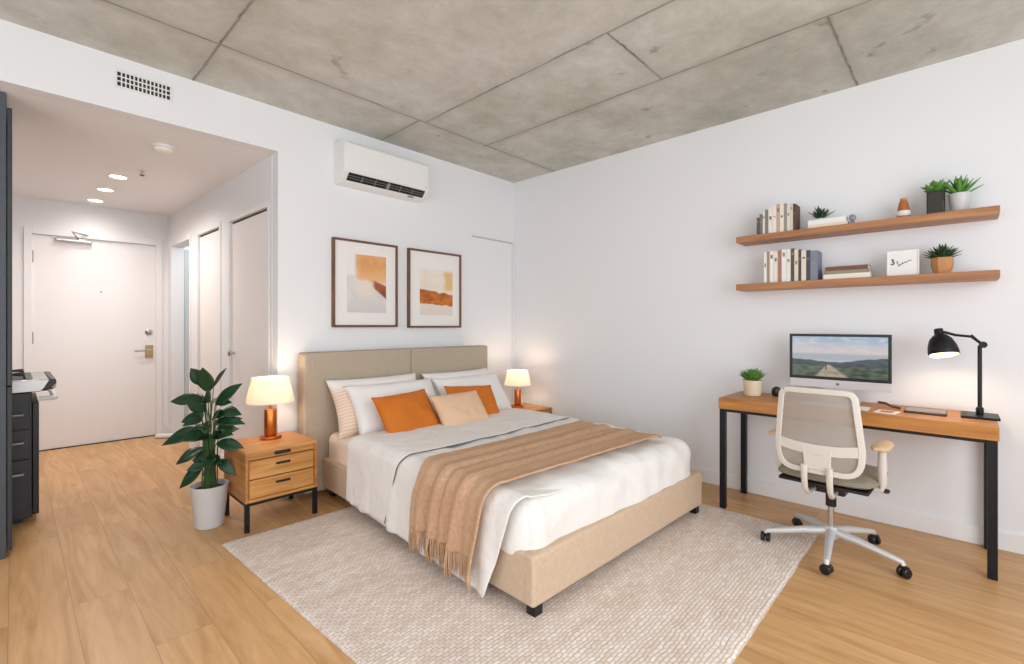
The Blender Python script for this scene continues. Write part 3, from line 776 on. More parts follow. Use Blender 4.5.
pillow('cushion', .44, .29, .12, (-.015, -.785), ZP+.026, 38, 2, M['cush_beige'], 'small sand beige cushion in front of the other cushions', 'cushion', seed=7)

# ------------------------------------------------------------------ nightstands
def nightstand(loc, rz, leg_h, label):
    r = empty('nightstand', loc, rz); tag(r, label, 'nightstand', 'oak nightstands beside the bed')
    w, d, h = .205, .195, .29; z0 = leg_h; t = .018
    MB().box(-w, w, -d, d, z0+h-t, z0+h).build('tabletop', M['oak_x'], r, bevel=.003)
    MB().box(-w, -w+t, -d, d, z0, z0+h-t).build('side_panel', M['oak_y'], r, bevel=.002)
    MB().box(w-t, w, -d, d, z0, z0+h-t).build('side_panel', M['oak_y'], r, bevel=.002)
    MB().box(-w+t, w-t, -d, d, z0, z0+t).build('bottom_panel', M['oak_x'], r, bevel=.002)
    MB().box(-w+t, w-t, d-.012, d, z0+t, z0+h-t).build('back_panel', M['oak_x'], r)
    MB().box(-w+t, w-t, -d+.012, -d+.04, z0+h-t-.034, z0+h-t).build('top_rail', M['oak_x'], r)
    MB().box(-.045, .045, -d+.004, -d+.012, z0+h-t-.024, z0+h-t-.006).build('finger_slot', M['plastic'], r)
    dh = (h-t-.036-t-.006)/2
    for k in range(2):
        za = z0+t+.003+k*(dh+.003)
        dr = MB().box(-w+t+.004, w-t-.004, -d+.004, -d+.022, za, za+dh-.003).build('drawer', M['oak_x'], r, bevel=.0015)
        MB().box(-.04, .04, -d-.006, -d+.004, za+dh*.58, za+dh*.58+.012).build('handle', M['plastic'], dr, bevel=.002)
    fr = MB().box(-w, w, -d, -d+.018, z0-.016, z0).box(-w, w, d-.018, d, z0-.016, z0).box(-w, -w+.018, -d+.018, d-.018, z0-.016, z0).box(w-.018, w, -d+.018, d-.018, z0-.016, z0)
    fr.build('base_frame', M['black'], r, bevel=.001)
    for x in (-w+.012, w-.012):
        for y in (-d+.012, d-.012):
            MB().box(x-.012, x+.012, y-.012, y+.012, 0, z0-.016).build('leg', M['black'], r, bevel=.001)
    return r
nightstand((-2.452, -.232, 0), 0, .165, 'oak two drawer nightstand with black legs between the tall potted plant and the bed')
nightstand((-.265, -.355, 0), 0, .108, 'oak nightstand at the far side of the bed by the room corner, mostly hidden')
def table_lamp(loc, label, power, k=1):
    r = empty('table_lamp', loc); r.scale = (k, k, k); tag(r, label, 'table lamp', 'copper table lamps on the nightstands')
    MB().lathe([(0, 0), (.062, 0), (.064, .004), (.064, .014), (.060, .018), (0, .018)], seg=36).build('base', M['copper'], r)
    MB().lathe([(0, .018), (.034, .018), (.036, .022), (.036, .182), (.033, .187), (.008, .188), (.007, .21), (0, .21)], seg=32).build('column', M['copper'], r)
    MB().lathe([(.140, .232), (.106, .385), (.1055, .385), (.1395, .232)], seg=48, cap=False).build('lamp_shade', M['shade'], r)
    q = MB()
    for k in range(3):
        t = k*2*PI/3; q.tube([(0, 0, .365), (.107*math.cos(t), .107*math.sin(t), .378)], .0015, 6)
    q.tube([(0, 0, .21), (0, 0, .385)], .002, 6)
    q.build('shade_holder', M['brass'], r)
    MB().lathe([(0, .245), (.010, .247), (.022, .27), (.026, .29), (.020, .31), (0, .318)], seg=16).build('bulb', M['bulb'], r)
    l = bpy.data.lights.new('lamp_glow', 'POINT'); l.energy = power; l.color = (1, .77, .57); l.shadow_soft_size = .03
    o = bpy.data.objects.new('lamp_glow', l); COL.objects.link(o); o.parent = r; o.location = (0, 0, .345)
table_lamp((-2.43, -.16, .455), 'copper table lamp with lit cream shade on the nightstand beside the potted plant', 2.4)
table_lamp((-.27, -.30, .398), 'copper table lamp with lit cream shade near the room corner', 2.0, .9)

# ------------------------------------------------------------------ plants
def leaf(mb, base, direction, length, width, droop=.3, up=Vector((0,0,1)), n=10, fold=.25, curl=0):
    d = Vector(direction).normalized(); side = d.cross(up)
    if side.length < .05: side = Vector((1,0,0))
    side.normalize(); nrm = side.cross(d).normalized(); pts = []
    base = Vector(base)
    vs = []; 
    for i in range(n+1):
        t = i/n
        p = base+d*length*t*(1-.12*t)-Vector((0,0,1))*droop*length*t*t
        w = width*.5*(math.sin(PI*min(1, t**.78))**1.05 if 0 < t < 1 else 0)+.0008
        for k in (-1, -.5, 0, .5, 1):
            vs.append(p+side*w*k+nrm*(fold*w*abs(k)))
    fs = [(i*5+k, i*5+k+1, (i+1)*5+k+1, (i+1)*5+k) for i in range(n) for k in range(4)]
    mb.add(vs, fs)
pl = empty('potted_plant', (-2.762, -.145, 0))
tag(pl, 'tall leafy green plant in a white tapered pot on the floor beside the nightstand', 'potted plant')
MB().lathe([(0, 0), (.068, 0), (.072, .004), (.098, .235), (.099, .242), (.094, .243), (.090, .232), (.088, .205), (0, .205)], seg=44).build('pot', M['pot_white'], pl)
MB().lathe([(0, .218), (.05, .216), (.089, .212)], seg=32, cap=False).build('soil', M['soil'], pl)
random.seed(11)
lf = MB(); st = MB()
# leaves given by side offset (along the camera's right), height, length, width, outward direction
rt = Vector((math.cos(YAW), -math.sin(YAW), 0)); fw = Vector((math.sin(YAW), math.cos(YAW), 0))
LV = [(-.02,.84,.15,.085,-.5,-.2,.8),(.0,.80,.17,.09,-.02,-.3,1),(.03,.83,.13,.05,.5,.1,.9),(-.07,.745,.18,.08,-1,0,.25),(-.055,.73,.17,.07,-.9,.5,.45),
 (.04,.72,.20,.07,.8,0,.75),(.08,.68,.13,.075,1,.1,.12),(.05,.625,.18,.06,.95,-.1,.2),(-.05,.65,.10,.075,-.5,-.5,.1),(.05,.66,.1,.08,.5,-.6,.3),
 (-.05,.575,.20,.085,-1,-.2,-.12),(-.03,.56,.13,.08,-.3,-.8,.1),(.05,.50,.19,.07,1,-.1,.05),(.03,.545,.14,.07,.5,.6,.3),(-.06,.46,.15,.065,-.9,-.2,-.3),
 (-.05,.35,.13,.075,-.8,-.2,-.5),(.06,.40,.13,.06,.9,-.1,-.4),(.0,.62,.12,.07,.1,-.9,.25),(-.02,.69,.13,.07,-.3,-.6,.6),(.02,.745,.13,.07,.25,-.7,.7),(.03,.43,.12,.06,.3,-.8,-.1),(-.02,.48,.12,.06,-.35,-.8,-.1),
 (-.02,.80,.13,.055,-.35,.2,1),(.06,.60,.13,.05,.8,.5,.5),(-.06,.64,.13,.05,-.8,.5,.5),(.02,.36,.10,.05,.2,-.8,.1),(.0,.53,.11,.05,.0,-.8,.4),(-.03,.40,.11,.05,-.5,.4,.2),(.0,.72,.14,.07,0,.9,.5),(.02,.60,.15,.07,.2,.9,.2),(-.04,.55,.14,.07,-.4,.9,.15),(.045,.585,.11,.06,.7,.4,.1)]
for k_ in range(16):
    z_ = random.uniform(.36, .74); a_ = random.choice((-1, 1))
    LV.append((a_*random.uniform(.01, .05), z_, random.uniform(.09, .13), random.uniform(.045, .06), a_*random.uniform(.4, 1), random.uniform(-.8, .6), random.uniform(.0, .6)))
for i, (s, z, ln, w, a, b_, c) in enumerate(LV):
    d = rt*a+fw*b_+Vector((0,0,c)); base = rt*s*.8+fw*(.02*b_)+Vector((0,0,z-.02))
    leaf(lf, base, d, ln*1.15*random.uniform(.88, 1.1), w*1.05, droop=.22 if c < .7 else .08, fold=.18, up=(Vector((0,0,.75))-fw*(.75+.5*random.random())+rt*random.uniform(-.5, .5)).normalized())
    t = random.uniform(-.03, .03); foot = rt*(s*.25+t*.6)+fw*t+Vector((0,0,.212))
    mid = foot.lerp(base, .55)+Vector((0,0,.03))-rt*(s*.25)
    st.tube(arc(foot, mid, base, 8), [.0036-.0002*k for k in range(9)], 6)
lf.build('foliage', M['leaf'], pl, solid=.0012, sharp=180); st.build('stems', M['stem'], pl)

def spiky(name, loc, label, pot_prof, pot_m, zsoil, rs, nleaf, ln, w, lm, seed, rosette=False, seg=32, cat='potted plant', spread=1.0):
    r = empty(name, loc); tag(r, label, cat)
    if pot_prof:
        MB().lathe(pot_prof, seg=seg).build('pot', pot_m, r)
        MB().lathe([(0, zsoil+.002), (rs, zsoil)], seg=24, cap=False).build('soil', M['soil'], r)
    random.seed(seed); mb = MB()
    for i in range(nleaf):
        a = i*2.39996; t = (i+.5)/nleaf; el = math.radians(80-60*t*spread)
        d = Vector((math.cos(a)*math.cos(el), math.sin(a)*math.cos(el), math.sin(el)))
        leaf(mb, Vector((math.cos(a)*rs*.35*t, math.sin(a)*rs*.35*t, zsoil)), d, ln*random.uniform(.8, 1.1), w, droop=-.1 if not rosette else .0, n=6, fold=.5)
    mb.build('foliage', lm, r, solid=.0015, sharp=180)
    return r

# ------------------------------------------------------------------ desk
DZ = .709; DY0, DY1, DX = -3.468, -2.22, -.462
dk = empty('desk', (DX/2, (DY0+DY1)/2, 0)); tag(dk, 'oak topped desk with slim black metal legs against the right wall', 'desk')
cx, cy = DX/2, (DY0+DY1)/2
MB().box(DX-cx, -.016-cx, DY0-cy, DY1-cy, DZ-.068, DZ).build('desktop', M['desk'], dk, bevel=.003)
MB().box(DX+.01-cx, DX+.04-cx, DY0+.01-cy, DY1-.01-cy, DZ-.084, DZ-.068).box(-.05-cx, -.02-cx, DY0+.01-cy, DY1-.01-cy, DZ-.084, DZ-.068).build('rail', M['black'], dk)
for x in (DX+.022, -.04):
    for y in (DY0+.022, DY1-.022):
        zf = .0115 if (x < -.2 and y > -3) else 0
        MB().box(x-cx-.017, x-cx+.017, y-cy-.017, y-cy+.017, zf, DZ-.068).build('leg', M['black'], dk, bevel=.001)

# computer
cp = empty('computer', (-.16, -2.81, DZ)); tag(cp, 'silver all in one computer showing a landscape with a dirt track', 'computer')
hw3 = .252
MB().box(-.022, .0, -hw3, hw3, .085, .41).build('housing', M['alu'], cp, bevel=.004)
MB().box(-.026, -.0225, -hw3, hw3, .135, .41).build('bezel', M['plastic'], cp, bevel=.0015)
MB().box(-.0245, -.0225, -hw3+.002, hw3-.002, .086, .134).build('chin', mat('chin_silver', 'cfcaca', .35, .1), cp)
MB().box(-.0255, -.0245, -.008, .008, .105, .118).build('emblem', M['inkg'], cp)
MB().prism([(.0, -.08, .005), (.0, .08, .005), (.004, .08, .2), (.004, -.08, .2)], (.012, 0, 0)).build('stand_neck', M['alu'], cp, bevel=.003)
MB().box(-.09, .09, -.10, .10, 0, .006).build('stand_foot', M['alu'], cp, bevel=.002)
def scene_col(u, v):    # u: left to right as seen, v: bottom to top
    n = nz(u*4, v*5, 31); n2 = nz(u*11, v*14, 33)
    sky = mixc(c_('e9d9d4'), c_('a9c4dc'), sm(.62, 1, v)+n*.5)
    sky = mixc(sky, c_('e6e3ea'), max(0, n2)*1.2)
    g = sky
    far = .56+.04*nz(u*3, 40)
    g = mixc(g, c_('b9bfc6'), sm(far+.06, far-.02, v)); g = mixc(g, c_('c9d2d8'), sm(.44, .40, v)*.8)
    hl_ = .36+.14*abs(u-.45)**.9*1.1+.02*nz(u*12, 41)
    hl_ += .05*sm(.55, .9, u)
    g = mixc(g, mixc(c_('2a363c'), c_('465258'), .5+n2), sm(hl_+.015, hl_-.01, v))
    fld = .27+.02*nz(u*6, 42)
    g = mixc(g, mixc(c_('33443a'), c_('66765a'), .5+n2*1.4+nz(u*3, v*20, 7)*.5), sm(fld+.02, fld-.03, v))
    cx_ = .40+.02*(.3-v); wd = .02+(.30-v)*.62
    if v < .30: g = mixc(g, mixc(c_('a8967e'), c_('c9b8a2'), .5+n2), sm(wd, wd*.7, abs(u-cx_-(.28-v)*.12)))
    if abs(u-.375) < .006 and .17 < v < .30: g = c_('2d3436')
    return g
MB().grid(lambda u, v: (-.0265, hw3-.016-(2*hw3-.032)*u, .153+(.241)*v), 150, 86, scene_col).build('screen', M['screen'], cp)
# camera-side faces -x: left of the picture is +y

tk = MB().box(-.06, .06, -.21, .21, 0, .004)
kb = empty('keyboard', (-.335, -2.81, DZ)); tag(kb, 'slim white keyboard on the desk between chair back and computer', 'keyboard')
MB().box(-.058, .058, -.17, .17, 0, .006).build('case', M['alu'], kb, bevel=.003)
q = MB()
for i in range(5):
    for j in range(14): q.box(-.05+i*.0205, -.05+i*.0205+.017, -.162+j*.0233, -.162+j*.0233+.020, .006, .0085)
q.build('keys', M['white_plastic'], kb)
cd = empty('note_card', (-.36, -3.055, DZ)); cd.rotation_euler = (0, 0, math.radians(-8)); tag(cd, 'small white card with a dark panel lying near the desk front edge', 'card')
MB().box(-.055, .055, -.045, .045, 0, .003).build('card', M['paper'], cd)
MB().box(-.035, .035, -.028, .028, .003, .0036).build('dark_panel', mat('card_panel', 'a98a68', .6), cd)
tb = empty('tablet', (-.235, -3.205, DZ)); tag(tb, 'dark flat tablet lying on the desk between card and lamp base', 'tablet')
MB().box(-.075, .075, -.085, .085, 0, .012).build('case', mat('brown_case', '4a3a34', .4), tb, bevel=.004)
MB().box(-.069, .069, -.078, .078, .012, .0128).build('glass', mat('tablet_glass', '5b4c46', .12), tb)
pn = MB().tube([(-.15, -3.0, DZ+.022), (-.18, -3.035, DZ+.024), (-.20, -3.06, DZ+.013), (-.215, -3.10, DZ+.008)], .007, 8).build('cable_loop', mat('brown_leather', '6b4630', .6), None)
tag(pn, 'thin brown leather strap curling on the desk beside the tablet', 'strap')
hd = empty('small_speaker', (-.13, -2.47, DZ)); tag(hd, 'small dark round speaker on the desk behind the chair back near the cream pot', 'speaker')
MB().lathe([(0, 0), (.022, 0), (.026, .006), (.03, .03), (.024, .052), (.01, .06), (0, .061)], seg=24).build('body', M['plastic'], hd)
MB().lathe([(0, .0605), (.009, .0605), (.011, .0635), (0, .0645)], seg=16).build('top_button', M['chrome'], hd)
spiky('potted_plant', (-.20, -2.345, DZ), 'small green succulent in a cream pot at the left end of the desk', [(0, 0), (.046, 0), (.050, .004), (.059, .102), (.055, .102), (.052, .09), (0, .09)], M['cream_pot'], .093, .052, 70, .088, .030, M['leaf_light'], 3, seg=36, spread=.9)

# desk lamp (black)
dl = empty('desk_lamp', (-.20, -3.41, DZ)); tag(dl, 'black metal desk lamp with domed shade lit warm at the right end of the desk', 'desk lamp')
MB().box(-.095, .095, -.07, .07, 0, .012).build('base', M['black'], dl, bevel=.005, seg=3)
MB().tube([(0, 0, .012), (0, 0, .36)], .0085, 12).lathe([(.013, .012), (.015, .02), (.015, .045), (.011, .05)], seg=16).build('pole', M['black'], dl)
MB().lathe([(0, -.012), (.016, -.012), (.016, .012), (0, .012)], seg=18, T=Matrix.Translation((0, -.012, .365)) @ Matrix.Rotation(PI/2, 4, 'Y')).build('joint', M['black'], dl)
MB().tube([(0, -.014, .362), (0, .03, .405), (0, .09, .412), (0, .135, .428)], .007, 10).build('arm', M['black'], dl)
MB().tube([(.0, -.022, .352), (.0, .03, .415)], .003, 8).build('spring', M['black'], dl)
Tl = Matrix.Translation((0, .150, .408)) @ Matrix.Rotation(math.radians(-10), 4, 'X') @ Matrix.Rotation(math.radians(15), 4, 'Y') @ Matrix.Diagonal((.82, .82, 1.0, 1))
sh = MB().lathe([(.075, -.105), (.0755, -.085), (.070, -.055), (.055, -.02), (.034, .0), (.024, .004), (.022, .035), (.0, .037)], seg=40, T=Tl, cap=False).build('lamp_shade', M['black'], dl, solid=.0015)
MB().lathe([(.0725, -.104), (.0735, -.085), (.068, -.055), (.053, -.021), (.030, -.002), (0, .0)], seg=40, T=Tl, cap=False).build('shade_lining', M['lamp_white'], sh)
MB().lathe([(0, -.085), (.018, -.08), (.025, -.06), (.018, -.035), (.012, -.015), (0, -.01)], seg=18, T=Tl).build('bulb', M['bulb'], dl)
l = bpy.data.lights.new('desk_lamp_glow', 'SPOT'); l.energy = 3.0; l.color = (1, .74, .50); l.spot_size = math.radians(160); l.spot_blend = .6; l.shadow_soft_size = .03
o = bpy.data.objects.new('desk_lamp_glow', l); COL.objects.link(o); o.parent = dl; o.location = (0, .160, .31); o.rotation_euler = (math.radians(-4), 0, 0)

# ------------------------------------------------------------------ office chair (local +x faces the desk)
ch = empty('office_chair', (-.645, -2.853, 0), math.radians(-2.5))
tag(ch, 'office chair with light frame, taupe mesh back and silver five star base at the desk', 'office chair')
hub = MB().lathe([(0, .075), (.030, .075), (.034, .085), (.034, .125), (.026, .135), (0, .135)], seg=24)
base = hub
for k in range(5):
    a = math.radians(42+72*k+2.5); e = Vector((math.cos(a), math.sin(a), 0))
    hub.tube([e*.02+Vector((0,0,.108)), e*.12+Vector((0,0,.100)), e*.24+Vector((0,0,.078)), e*.295+Vector((0,0,.068)), e*.302+Vector((0,0,.055))], [.022, .019, .015, .013, .010], 10)
base.build('star_base', M['alu'], ch)
for k in range(5):
    a = math.radians(42+72*k+2.5); e = Vector((math.cos(a), math.sin(a), 0)); c0 = e*.302
    zf = .0115 if k in (1, 2) else .0
    sw = math.radians(30+70*k); s_ = Vector((math.cos(sw), math.sin(sw), 0))
    q = MB()
    for sg in (-1, 1):
        q.lathe([(0, -.009), (.020, -.009), (.024, -.005), (.024, .005), (.020, .009), (0, .009)], seg=22, T=Matrix.Translation(c0+s_*sg*.013+Vector((0,0,.0245+zf))) @ Matrix.Rotation(sw, 4, 'Z') @ Matrix.Rotation(PI/2, 4, 'Y'))
    q.tube([c0+Vector((0,0,.024+zf)), c0+Vector((0,0,.060))], .008, 8)
    q.box(-.016, .016, -.012, .012, .034+zf, .052, Matrix.Translation(c0) @ Matrix.Rotation(sw, 4, 'Z'))
    q.build('caster', M['plastic'], ch)
MB().tube([(0, 0, .13), (0, 0, .26)], .014, 16).build('gas_cylinder', M['chrome'], ch)
MB().tube([(0, 0, .24), (0, 0, .345)], .024, 16).build('cylinder_cover', M['plastic'], ch)
MB().box(-.13, .10, -.085, .085, .335, .375).box(-.02, .02, -.30+.06, .24, .362, .378).build('tilt_mechanism', M['plastic'], ch, bevel=.008, seg=3)
# seat cushion
def seat_pt(u, v, sgn):
    a, b_ = 2*u-1, 2*v-1
    hx, hy = .25, .215
    k = (abs(a)**4+abs(b_)**4)**.25 if (a or b_) else 0; m_ = max(abs(a), abs(b_)); f = (m_/k) if k > 0 else 1
    x, y = a*hx*(.25+.75*f if m_ > 0 else 1), b_*hy*(.25+.75*f if m_ > 0 else 1)
    e = max(0, 1-m_**5)**.5
    z = .418+(.026*e if sgn > 0 else -.020*e)
    if a > .5: z -= (a-.5)**2*.09
    z -= .008*math.exp(-(a*a+b_*b_)*2.5) if sgn > 0 else 0
    return Vector((x+.03, y, z))
q = MB().grid(lambda u, v: seat_pt(u, v, 1), 30, 30); q.grid(lambda u, v: seat_pt(u, v, -1), 30, 30)
q.build('seat', M['seatf'], ch, weld=True, sharp=100)
MB().box(-.20, .17, -.19, .19, .382, .399).build('seat_pan', M['plastic'], ch, bevel=.008)
# back: everything lies on a gently curved surface; bp(y, z) gives it
def bp_(y, z, off=0): return Vector((-.265-.22*(z-.45)*(.35)-.0+(y/.2)**2*.03-off, y, z))
def ribbon(mb, path, w, t=.016):
    # path in (y, z) on the back surface; flat band of width w
    n = len(path)
    ring = []
    for i in range(n):
        a = Vector(path[max(i-1, 0)]); b_ = Vector(path[min(i+1, n-1)]); d = (b_-a).normalized(); pr_ = Vector((-d.y, d.x)); c = Vector(path[i])
        wi = w[i] if isinstance(w, list) else w
        A = c+pr_*wi/2; B = c-pr_*wi/2
        ring.append((bp_(A.x, A.y, t/2), bp_(B.x, B.y, t/2), bp_(B.x, B.y, -t/2), bp_(A.x, A.y, -t/2)))
    vs = [p for r_ in ring for p in r_]
    fs = [(i*4+k, i*4+(k+1)%4, (i+1)*4+(k+1)%4, (i+1)*4+k) for i in range(n-1) for k in range(4)]+[(0,1,2,3), ((n-1)*4+3, (n-1)*4+2, (n-1)*4+1, (n-1)*4)]
    mb.add(vs, fs)
def rr(pts, rad, n=5):
    out = []
    m_ = len(pts)
    for i in range(m_):
        p = Vector(pts[i]); a = (Vector(pts[i-1])-p).normalized(); b_ = (Vector(pts[(i+1) % m_])-p).normalized()
        rd = rad[i] if isinstance(rad, list) else rad
        for k in range(n+1):
            t = k/n; out.append((p+a*rd)*(1-t)**2+p*2*t*(1-t)+(p+b_*rd)*t*t)
    return [tuple(v) for v in out]
fr = MB()
outer = rr([(.148, .858), (-.148, .858), (-.176, .57), (-.158, .472), (.158, .472), (.176, .57)], [.035, .035, .05, .06, .06, .05])
k0 = 3; outer = outer[k0:]+outer[:k0]
ribbon(fr, outer+[outer[0]], .026, .018)
ribbon(fr, [(.170, .592), (.09, .580), (0, .576), (-.09, .580), (-.170, .592)], .05, .016)
ribbon(fr, [(0, .59), (0, .55), (0, .515), (0, .48)], [.13, .115, .11, .12], .016)
fr.build('back_frame', M['chairplastic'], ch, bevel=.005, seg=2)
sp_ = MB()
for s_ in (-1, 1):
    pth = [(bp_(s_*.052, .50, .012)), (bp_(s_*.052, .44, .016)), Vector((-.262, s_*.052, .385)), Vector((-.225, s_*.050, .352)), Vector((-.10, s_*.045, .350))]
    sp_.tube(pth, [.015, .014, .013, .013, .013], 10, flat=.8)
sp_.build('back_support', M['chairplastic'], ch)
def mesh_panel(u, v):
    z = .482+(.855-.482)*v; hw4 = .170 if z < .57 else .170-(z-.57)/.288*.026
    if z < .57: hw4 = .154+.016*((z-.482)/.088)
    return bp_((2*u-1)*hw4, z, -.004)
MB().grid(mesh_panel, 24, 30).build('mesh_back', M['meshf'], ch, solid=.002)
for s_ in (-1, 1):
    ar = MB(); y = s_*.22
    ar.tube([(-.06, s_*.15, .385), (-.06, s_*.215, .39), (-.065, y, .42), (-.07, y, .50), (-.075, y, .585)], [.014, .015, .018, .019, .016], 12)
    arm = ar.build('armrest', M['chairplastic'], ch)
    pd = MB(); pd.grid(lambda u, v: (-.17+.21*u, y+(2*v-1)*.036*(1-abs(2*u-1)**4*.5), .602-.008*(2*v-1)**2), 14, 8)
    pd.build('armrest_pad', M['armtop'], arm, solid=.018, bevel=.004)

# ------------------------------------------------------------------ wall shelves and what stands on them
SU, SL, SD = 1.768, 1.448, .19
def shelf(zt, th_, label):
    o = MB().box(-SD, 0, -3.482, -2.238, zt-th_, zt).build('wall_shelf', M['shelf'], bevel=.002)
    tag(o, label, 'shelf', 'oak wall shelves above the desk'); return o
shelf(SU, .040, 'upper oak wall shelf, the one with potted plants and amber jar')
shelf(SL, .042, 'lower oak wall shelf, the one carrying the lettered white frame')
random.seed(21)
BC = {}
def bmat(h):
    if h not in BC: BC[h] = mat('book_cover_'+h, h, .6)
    return BC[h]
def upright(y, z, w, h, d, col, label, group, lean=0):
    # y: left edge (larger y), goes toward -y by w; spine faces -x
    r = empty('book', (-SD+.02, y-w/2, z)); tag(r, label, 'book', group)
    if lean: r.rotation_euler = (math.radians(lean), 0, 0)
    t = .0018
    q = MB().box(0, d, -w/2, -w/2+t, 0, h).box(0, d, w/2-t, w/2, 0, h).box(-.0012, t, -w/2+t*.2, w/2-t*.2, 0, h)
    q.build('cover', bmat(col), r)
    MB().box(t, d-.003, -w/2+t, w/2-t, .003, h-.003).build('pages', M['pages'], r)
    dk_ = random.random() < .5; q_ = random.uniform(.5, .8); q2 = q_+random.uniform(.04, .14); 
    MB().box(-.0018, -.001, -w*.25, w*.25, h*q_, h*q2).build('spine_label', bmat('a08c78' if dk_ else '77706c'), r)
up_g = 'upright books on the upper shelf'; lo_g = 'upright books on the lower shelf'
ups = [(.016, .105, '5b5550', 'short dark grey book'), (.018, .125, '77716c', 'short mid grey book'), (.013, .150, 'e9e4de', 'thin white book'), (.018, .150, '8a837c', 'grey brown book'),
       (.026, .165, 'efe2dc', 'pale pink book'), (.020, .168, 'f0e9e4', 'cream white book'), (.018, .175, 'c9a98a', 'tan book'), (.022, .175, 'eee6da', 'ivory book'), (.016, .172, '9c948c', 'warm grey book'),
       (.016, .168, 'e5dfd8', 'off white book'), (.016, .165, 'd9cfc4', 'light beige book'), (.014, .160, '5a3c34', 'dark brown book')]
nm = ['first', 'second', 'third', 'fourth', 'fifth', 'sixth', 'seventh', 'eighth', 'ninth', 'tenth', 'eleventh', 'twelfth', 'thirteenth']
y = -2.362
for i, (w, h, c, t) in enumerate(ups):
    upright(y, SU, w, h+.008, .115, c, '%s standing on the upper shelf, %s from the left in its row' % (t, nm[i]), up_g); y -= w+.0012
los = [(.018, .200, 'efe9e4', 'white book'), (.014, .205, 'a8907e', 'thin brown edged book'), (.024, .203, 'f1ebe6', 'plain white book'), (.022, .200, 'e8e1da', 'off white book'), (.020, .205, 'b07a68', 'reddish brown book'), (.026, .208, 'f2ede9', 'bright white book'),
       (.024, .206, 'ece7e2', 'light grey white book'), (.018, .208, '5b534e', 'dark brown book'), (.022, .200, 'e4d4c2', 'beige book'), (.014, .197, '4f4a48', 'thin black brown book'), (.026, .190, 'e3d9ca', 'cream book'), (.020, .188, '4a4a54', 'charcoal book'), (.038, .182, '7f8496', 'thick slate blue book')]
y = -2.405
for i, (w, h, c, t) in enumerate(los):
    upright(y, SL, w, h, .13, c, '%s standing on the lower shelf, %s from the left in its row' % (t, nm[i]), lo_g); y -= w+.0012
def lying(y0, y1, z, t, d, col, label, group, rz=0, x=-SD+.02):
    r = empty('book', (x+d/2, (y0+y1)/2, z), rz); tag(r, label, 'book', group)
    a = (y0-y1)/2; k = .0018
    MB().box(-d/2, d/2, -a, a, 0, k).box(-d/2, d/2, -a, a, t-k, t).box(-d/2-.001, -d/2+k, -a, a, k*.3, t-k*.3).build('cover', bmat(col), r)
    MB().box(-d/2+k, d/2-.003, -a+.003, a-.003, k, t-k).build('pages', M['pages'], r)
g = 'books lying flat on the lower shelf'
lying(-2.735, -2.965, SL, .030, .14, 'ece4d8', 'cream book at the bottom of the flat stack on the lower shelf', g)
lying(-2.74, -2.96, SL+.0305, .020, .135, '8f8a76', 'olive grey book in the middle of the flat stack on the lower shelf', g, .02)
lying(-2.745, -2.955, SL+.051, .024, .13, '7a4f3c', 'dark brown book on top of the flat stack on the lower shelf', g, -.02)
g = 'pale books lying flat on the upper shelf'
lying(-2.655, -2.857, SU, .020, .12, 'eadcc6', 'cream book under the white book on the upper shelf', g)
lying(-2.655, -2.85, SU+.0205, .030, .115, 'f0eeee', 'white book with a tiny succulent on top, on the upper shelf', g)
spiky('potted_plant', (-.115, -2.712, SU+.051), 'tiny spiky green succulent on the white flat book of the upper shelf', [(0, 0), (.014, 0), (.018, .003), (.020, .014), (.016, .014), (.015, .011), (0, .011)], M['pot_white'], .011, .018, 26, .080, .018, M['leaf_dark'], 8, seg=24, spread=1.0)
orn = empty('glass_ornament', (-.15, -2.878, SU)); tag(orn, 'small grey glass ornament at the right end of the flat books on the upper shelf', 'ornament')
MB().lathe([(0, 0), (.016, 0), (.018, .004), (.012, .012), (0, .013)], seg=18).build('foot', M['grey_plastic'], orn)
MB().lathe([(0, .012), (.008, .016), (.017, .03), (.018, .042), (.012, .055), (0, .06)], seg=20).build('body', mat('smoke_glass', 'a5a5aa', .1, trans=.4), orn)
jr = empty('amber_jar', (-.11, -3.107, SU)); tag(jr, 'small tapered amber jar with pale label on the upper shelf', 'jar')
MB().lathe([(0, 0), (.026, 0), (.030, .004), (.031, .035), (.022, .085), (.016, .104)], seg=28).build('body', M['amber'], jr)
MB().lathe([(.0155, .104), (.016, .112), (.013, .118), (0, .118)], seg=24).build('lid', M['terracotta'], jr)
MB().lathe([(.0309, .016), (.0314, .034), (.0293, .046)], seg=28, cap=False).build('label', M['paper'], jr, solid=.0004)
bv = spiky('potted_plant', (-.105, -3.243, SU), 'bright green succulent in a square smoked glass pot on the upper shelf', None, None, .118, .03, 26, .078, .042, M['leaf_light'], 12, spread=1.0)
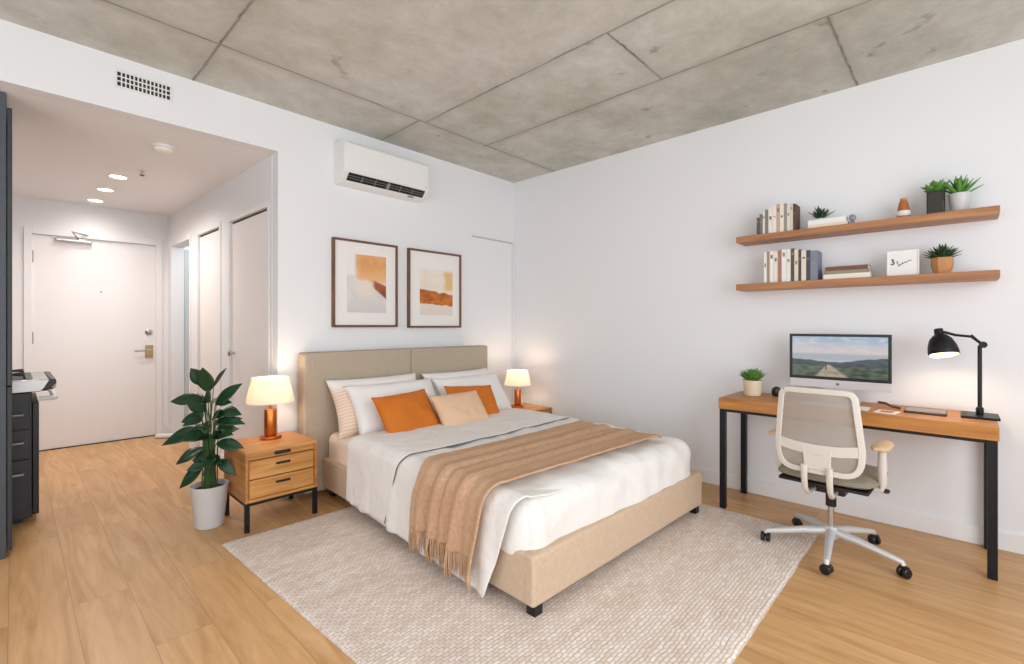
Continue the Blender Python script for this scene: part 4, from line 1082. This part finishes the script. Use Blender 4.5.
MB().box(-.037, .037, -.037, .037, 0, .006).box(-.037, .037, -.037, -.033, .006, .125).box(-.037, .037, .033, .037, .006, .125).box(-.037, -.033, -.033, .033, .006, .125).box(.033, .037, -.033, .033, .006, .125).build('pot', M['glassblk'], bv, bevel=.002)
MB().box(-.033, .033, -.033, .033, .10, .117).build('soil', M['soil'], bv)
spiky('potted_plant', (-.105, -3.336, SU), 'spiky green plant in round white pot at the right end of the upper shelf', [(0, 0), (.033, 0), (.036, .004), (.045, .100), (.041, .100), (.038, .088), (0, .088)], M['pot_white'], .09, .04, 24, .105, .024, M['leaf_light'], 17, seg=32, spread=.95)
spiky('potted_plant', (-.105, -3.268, SL), 'dark green spiky plant in a tan faceted pot on the lower shelf', [(0, 0), (.034, 0), (.048, .05), (.045, .088), (.040, .088), (.038, .078), (0, .078)], M['terracotta'], .08, .04, 46, .085, .018, M['leaf_dark'], 19, seg=9, spread=1.15)
# lettered card in a white frame
cf = empty('lettered_frame', (-.125, -3.105, SL)); tag(cf, 'white frame with a short handwritten word on the lower shelf', 'frame')
a = .070; cf.rotation_euler = (0, math.radians(6), 0)
MB().box(-.006, .006, -a, a, 0, .145).build('board', M['paper'], cf, bevel=.001)
MB().box(-.010, .004, -a, a, 0, .006).box(-.010, .004, -a, a, .139, .145).box(-.010, .004, -a, -a+.006, .006, .139).box(-.010, .004, a-.006, a, .006, .139).build('frame', M['trim'], cf, bevel=.001)
def Y(u): return a-2*a*u
def stroke(pts, r, name, m):
    MB().tube([(-.0072, Y(u), v*.145) for u, v in pts], r, 6).build(name, m, cf)
stroke([(.14, .63), (.17, .66), (.21, .645), (.20, .59), (.17, .57), (.22, .55), (.235, .50), (.20, .455), (.15, .46), (.13, .48)], .0028, 'letter_three', M['ink'])
stroke([(.29, .56), (.33, .58), (.36, .52), (.31, .50), (.35, .46), (.40, .44), (.36, .37), (.40, .40), (.45, .44), (.50, .52), (.49, .46), (.54, .50), (.57, .55), (.60, .50), (.65, .55), (.70, .60), (.72, .57), (.77, .585)], .0019, 'script_line', M['inkg'])
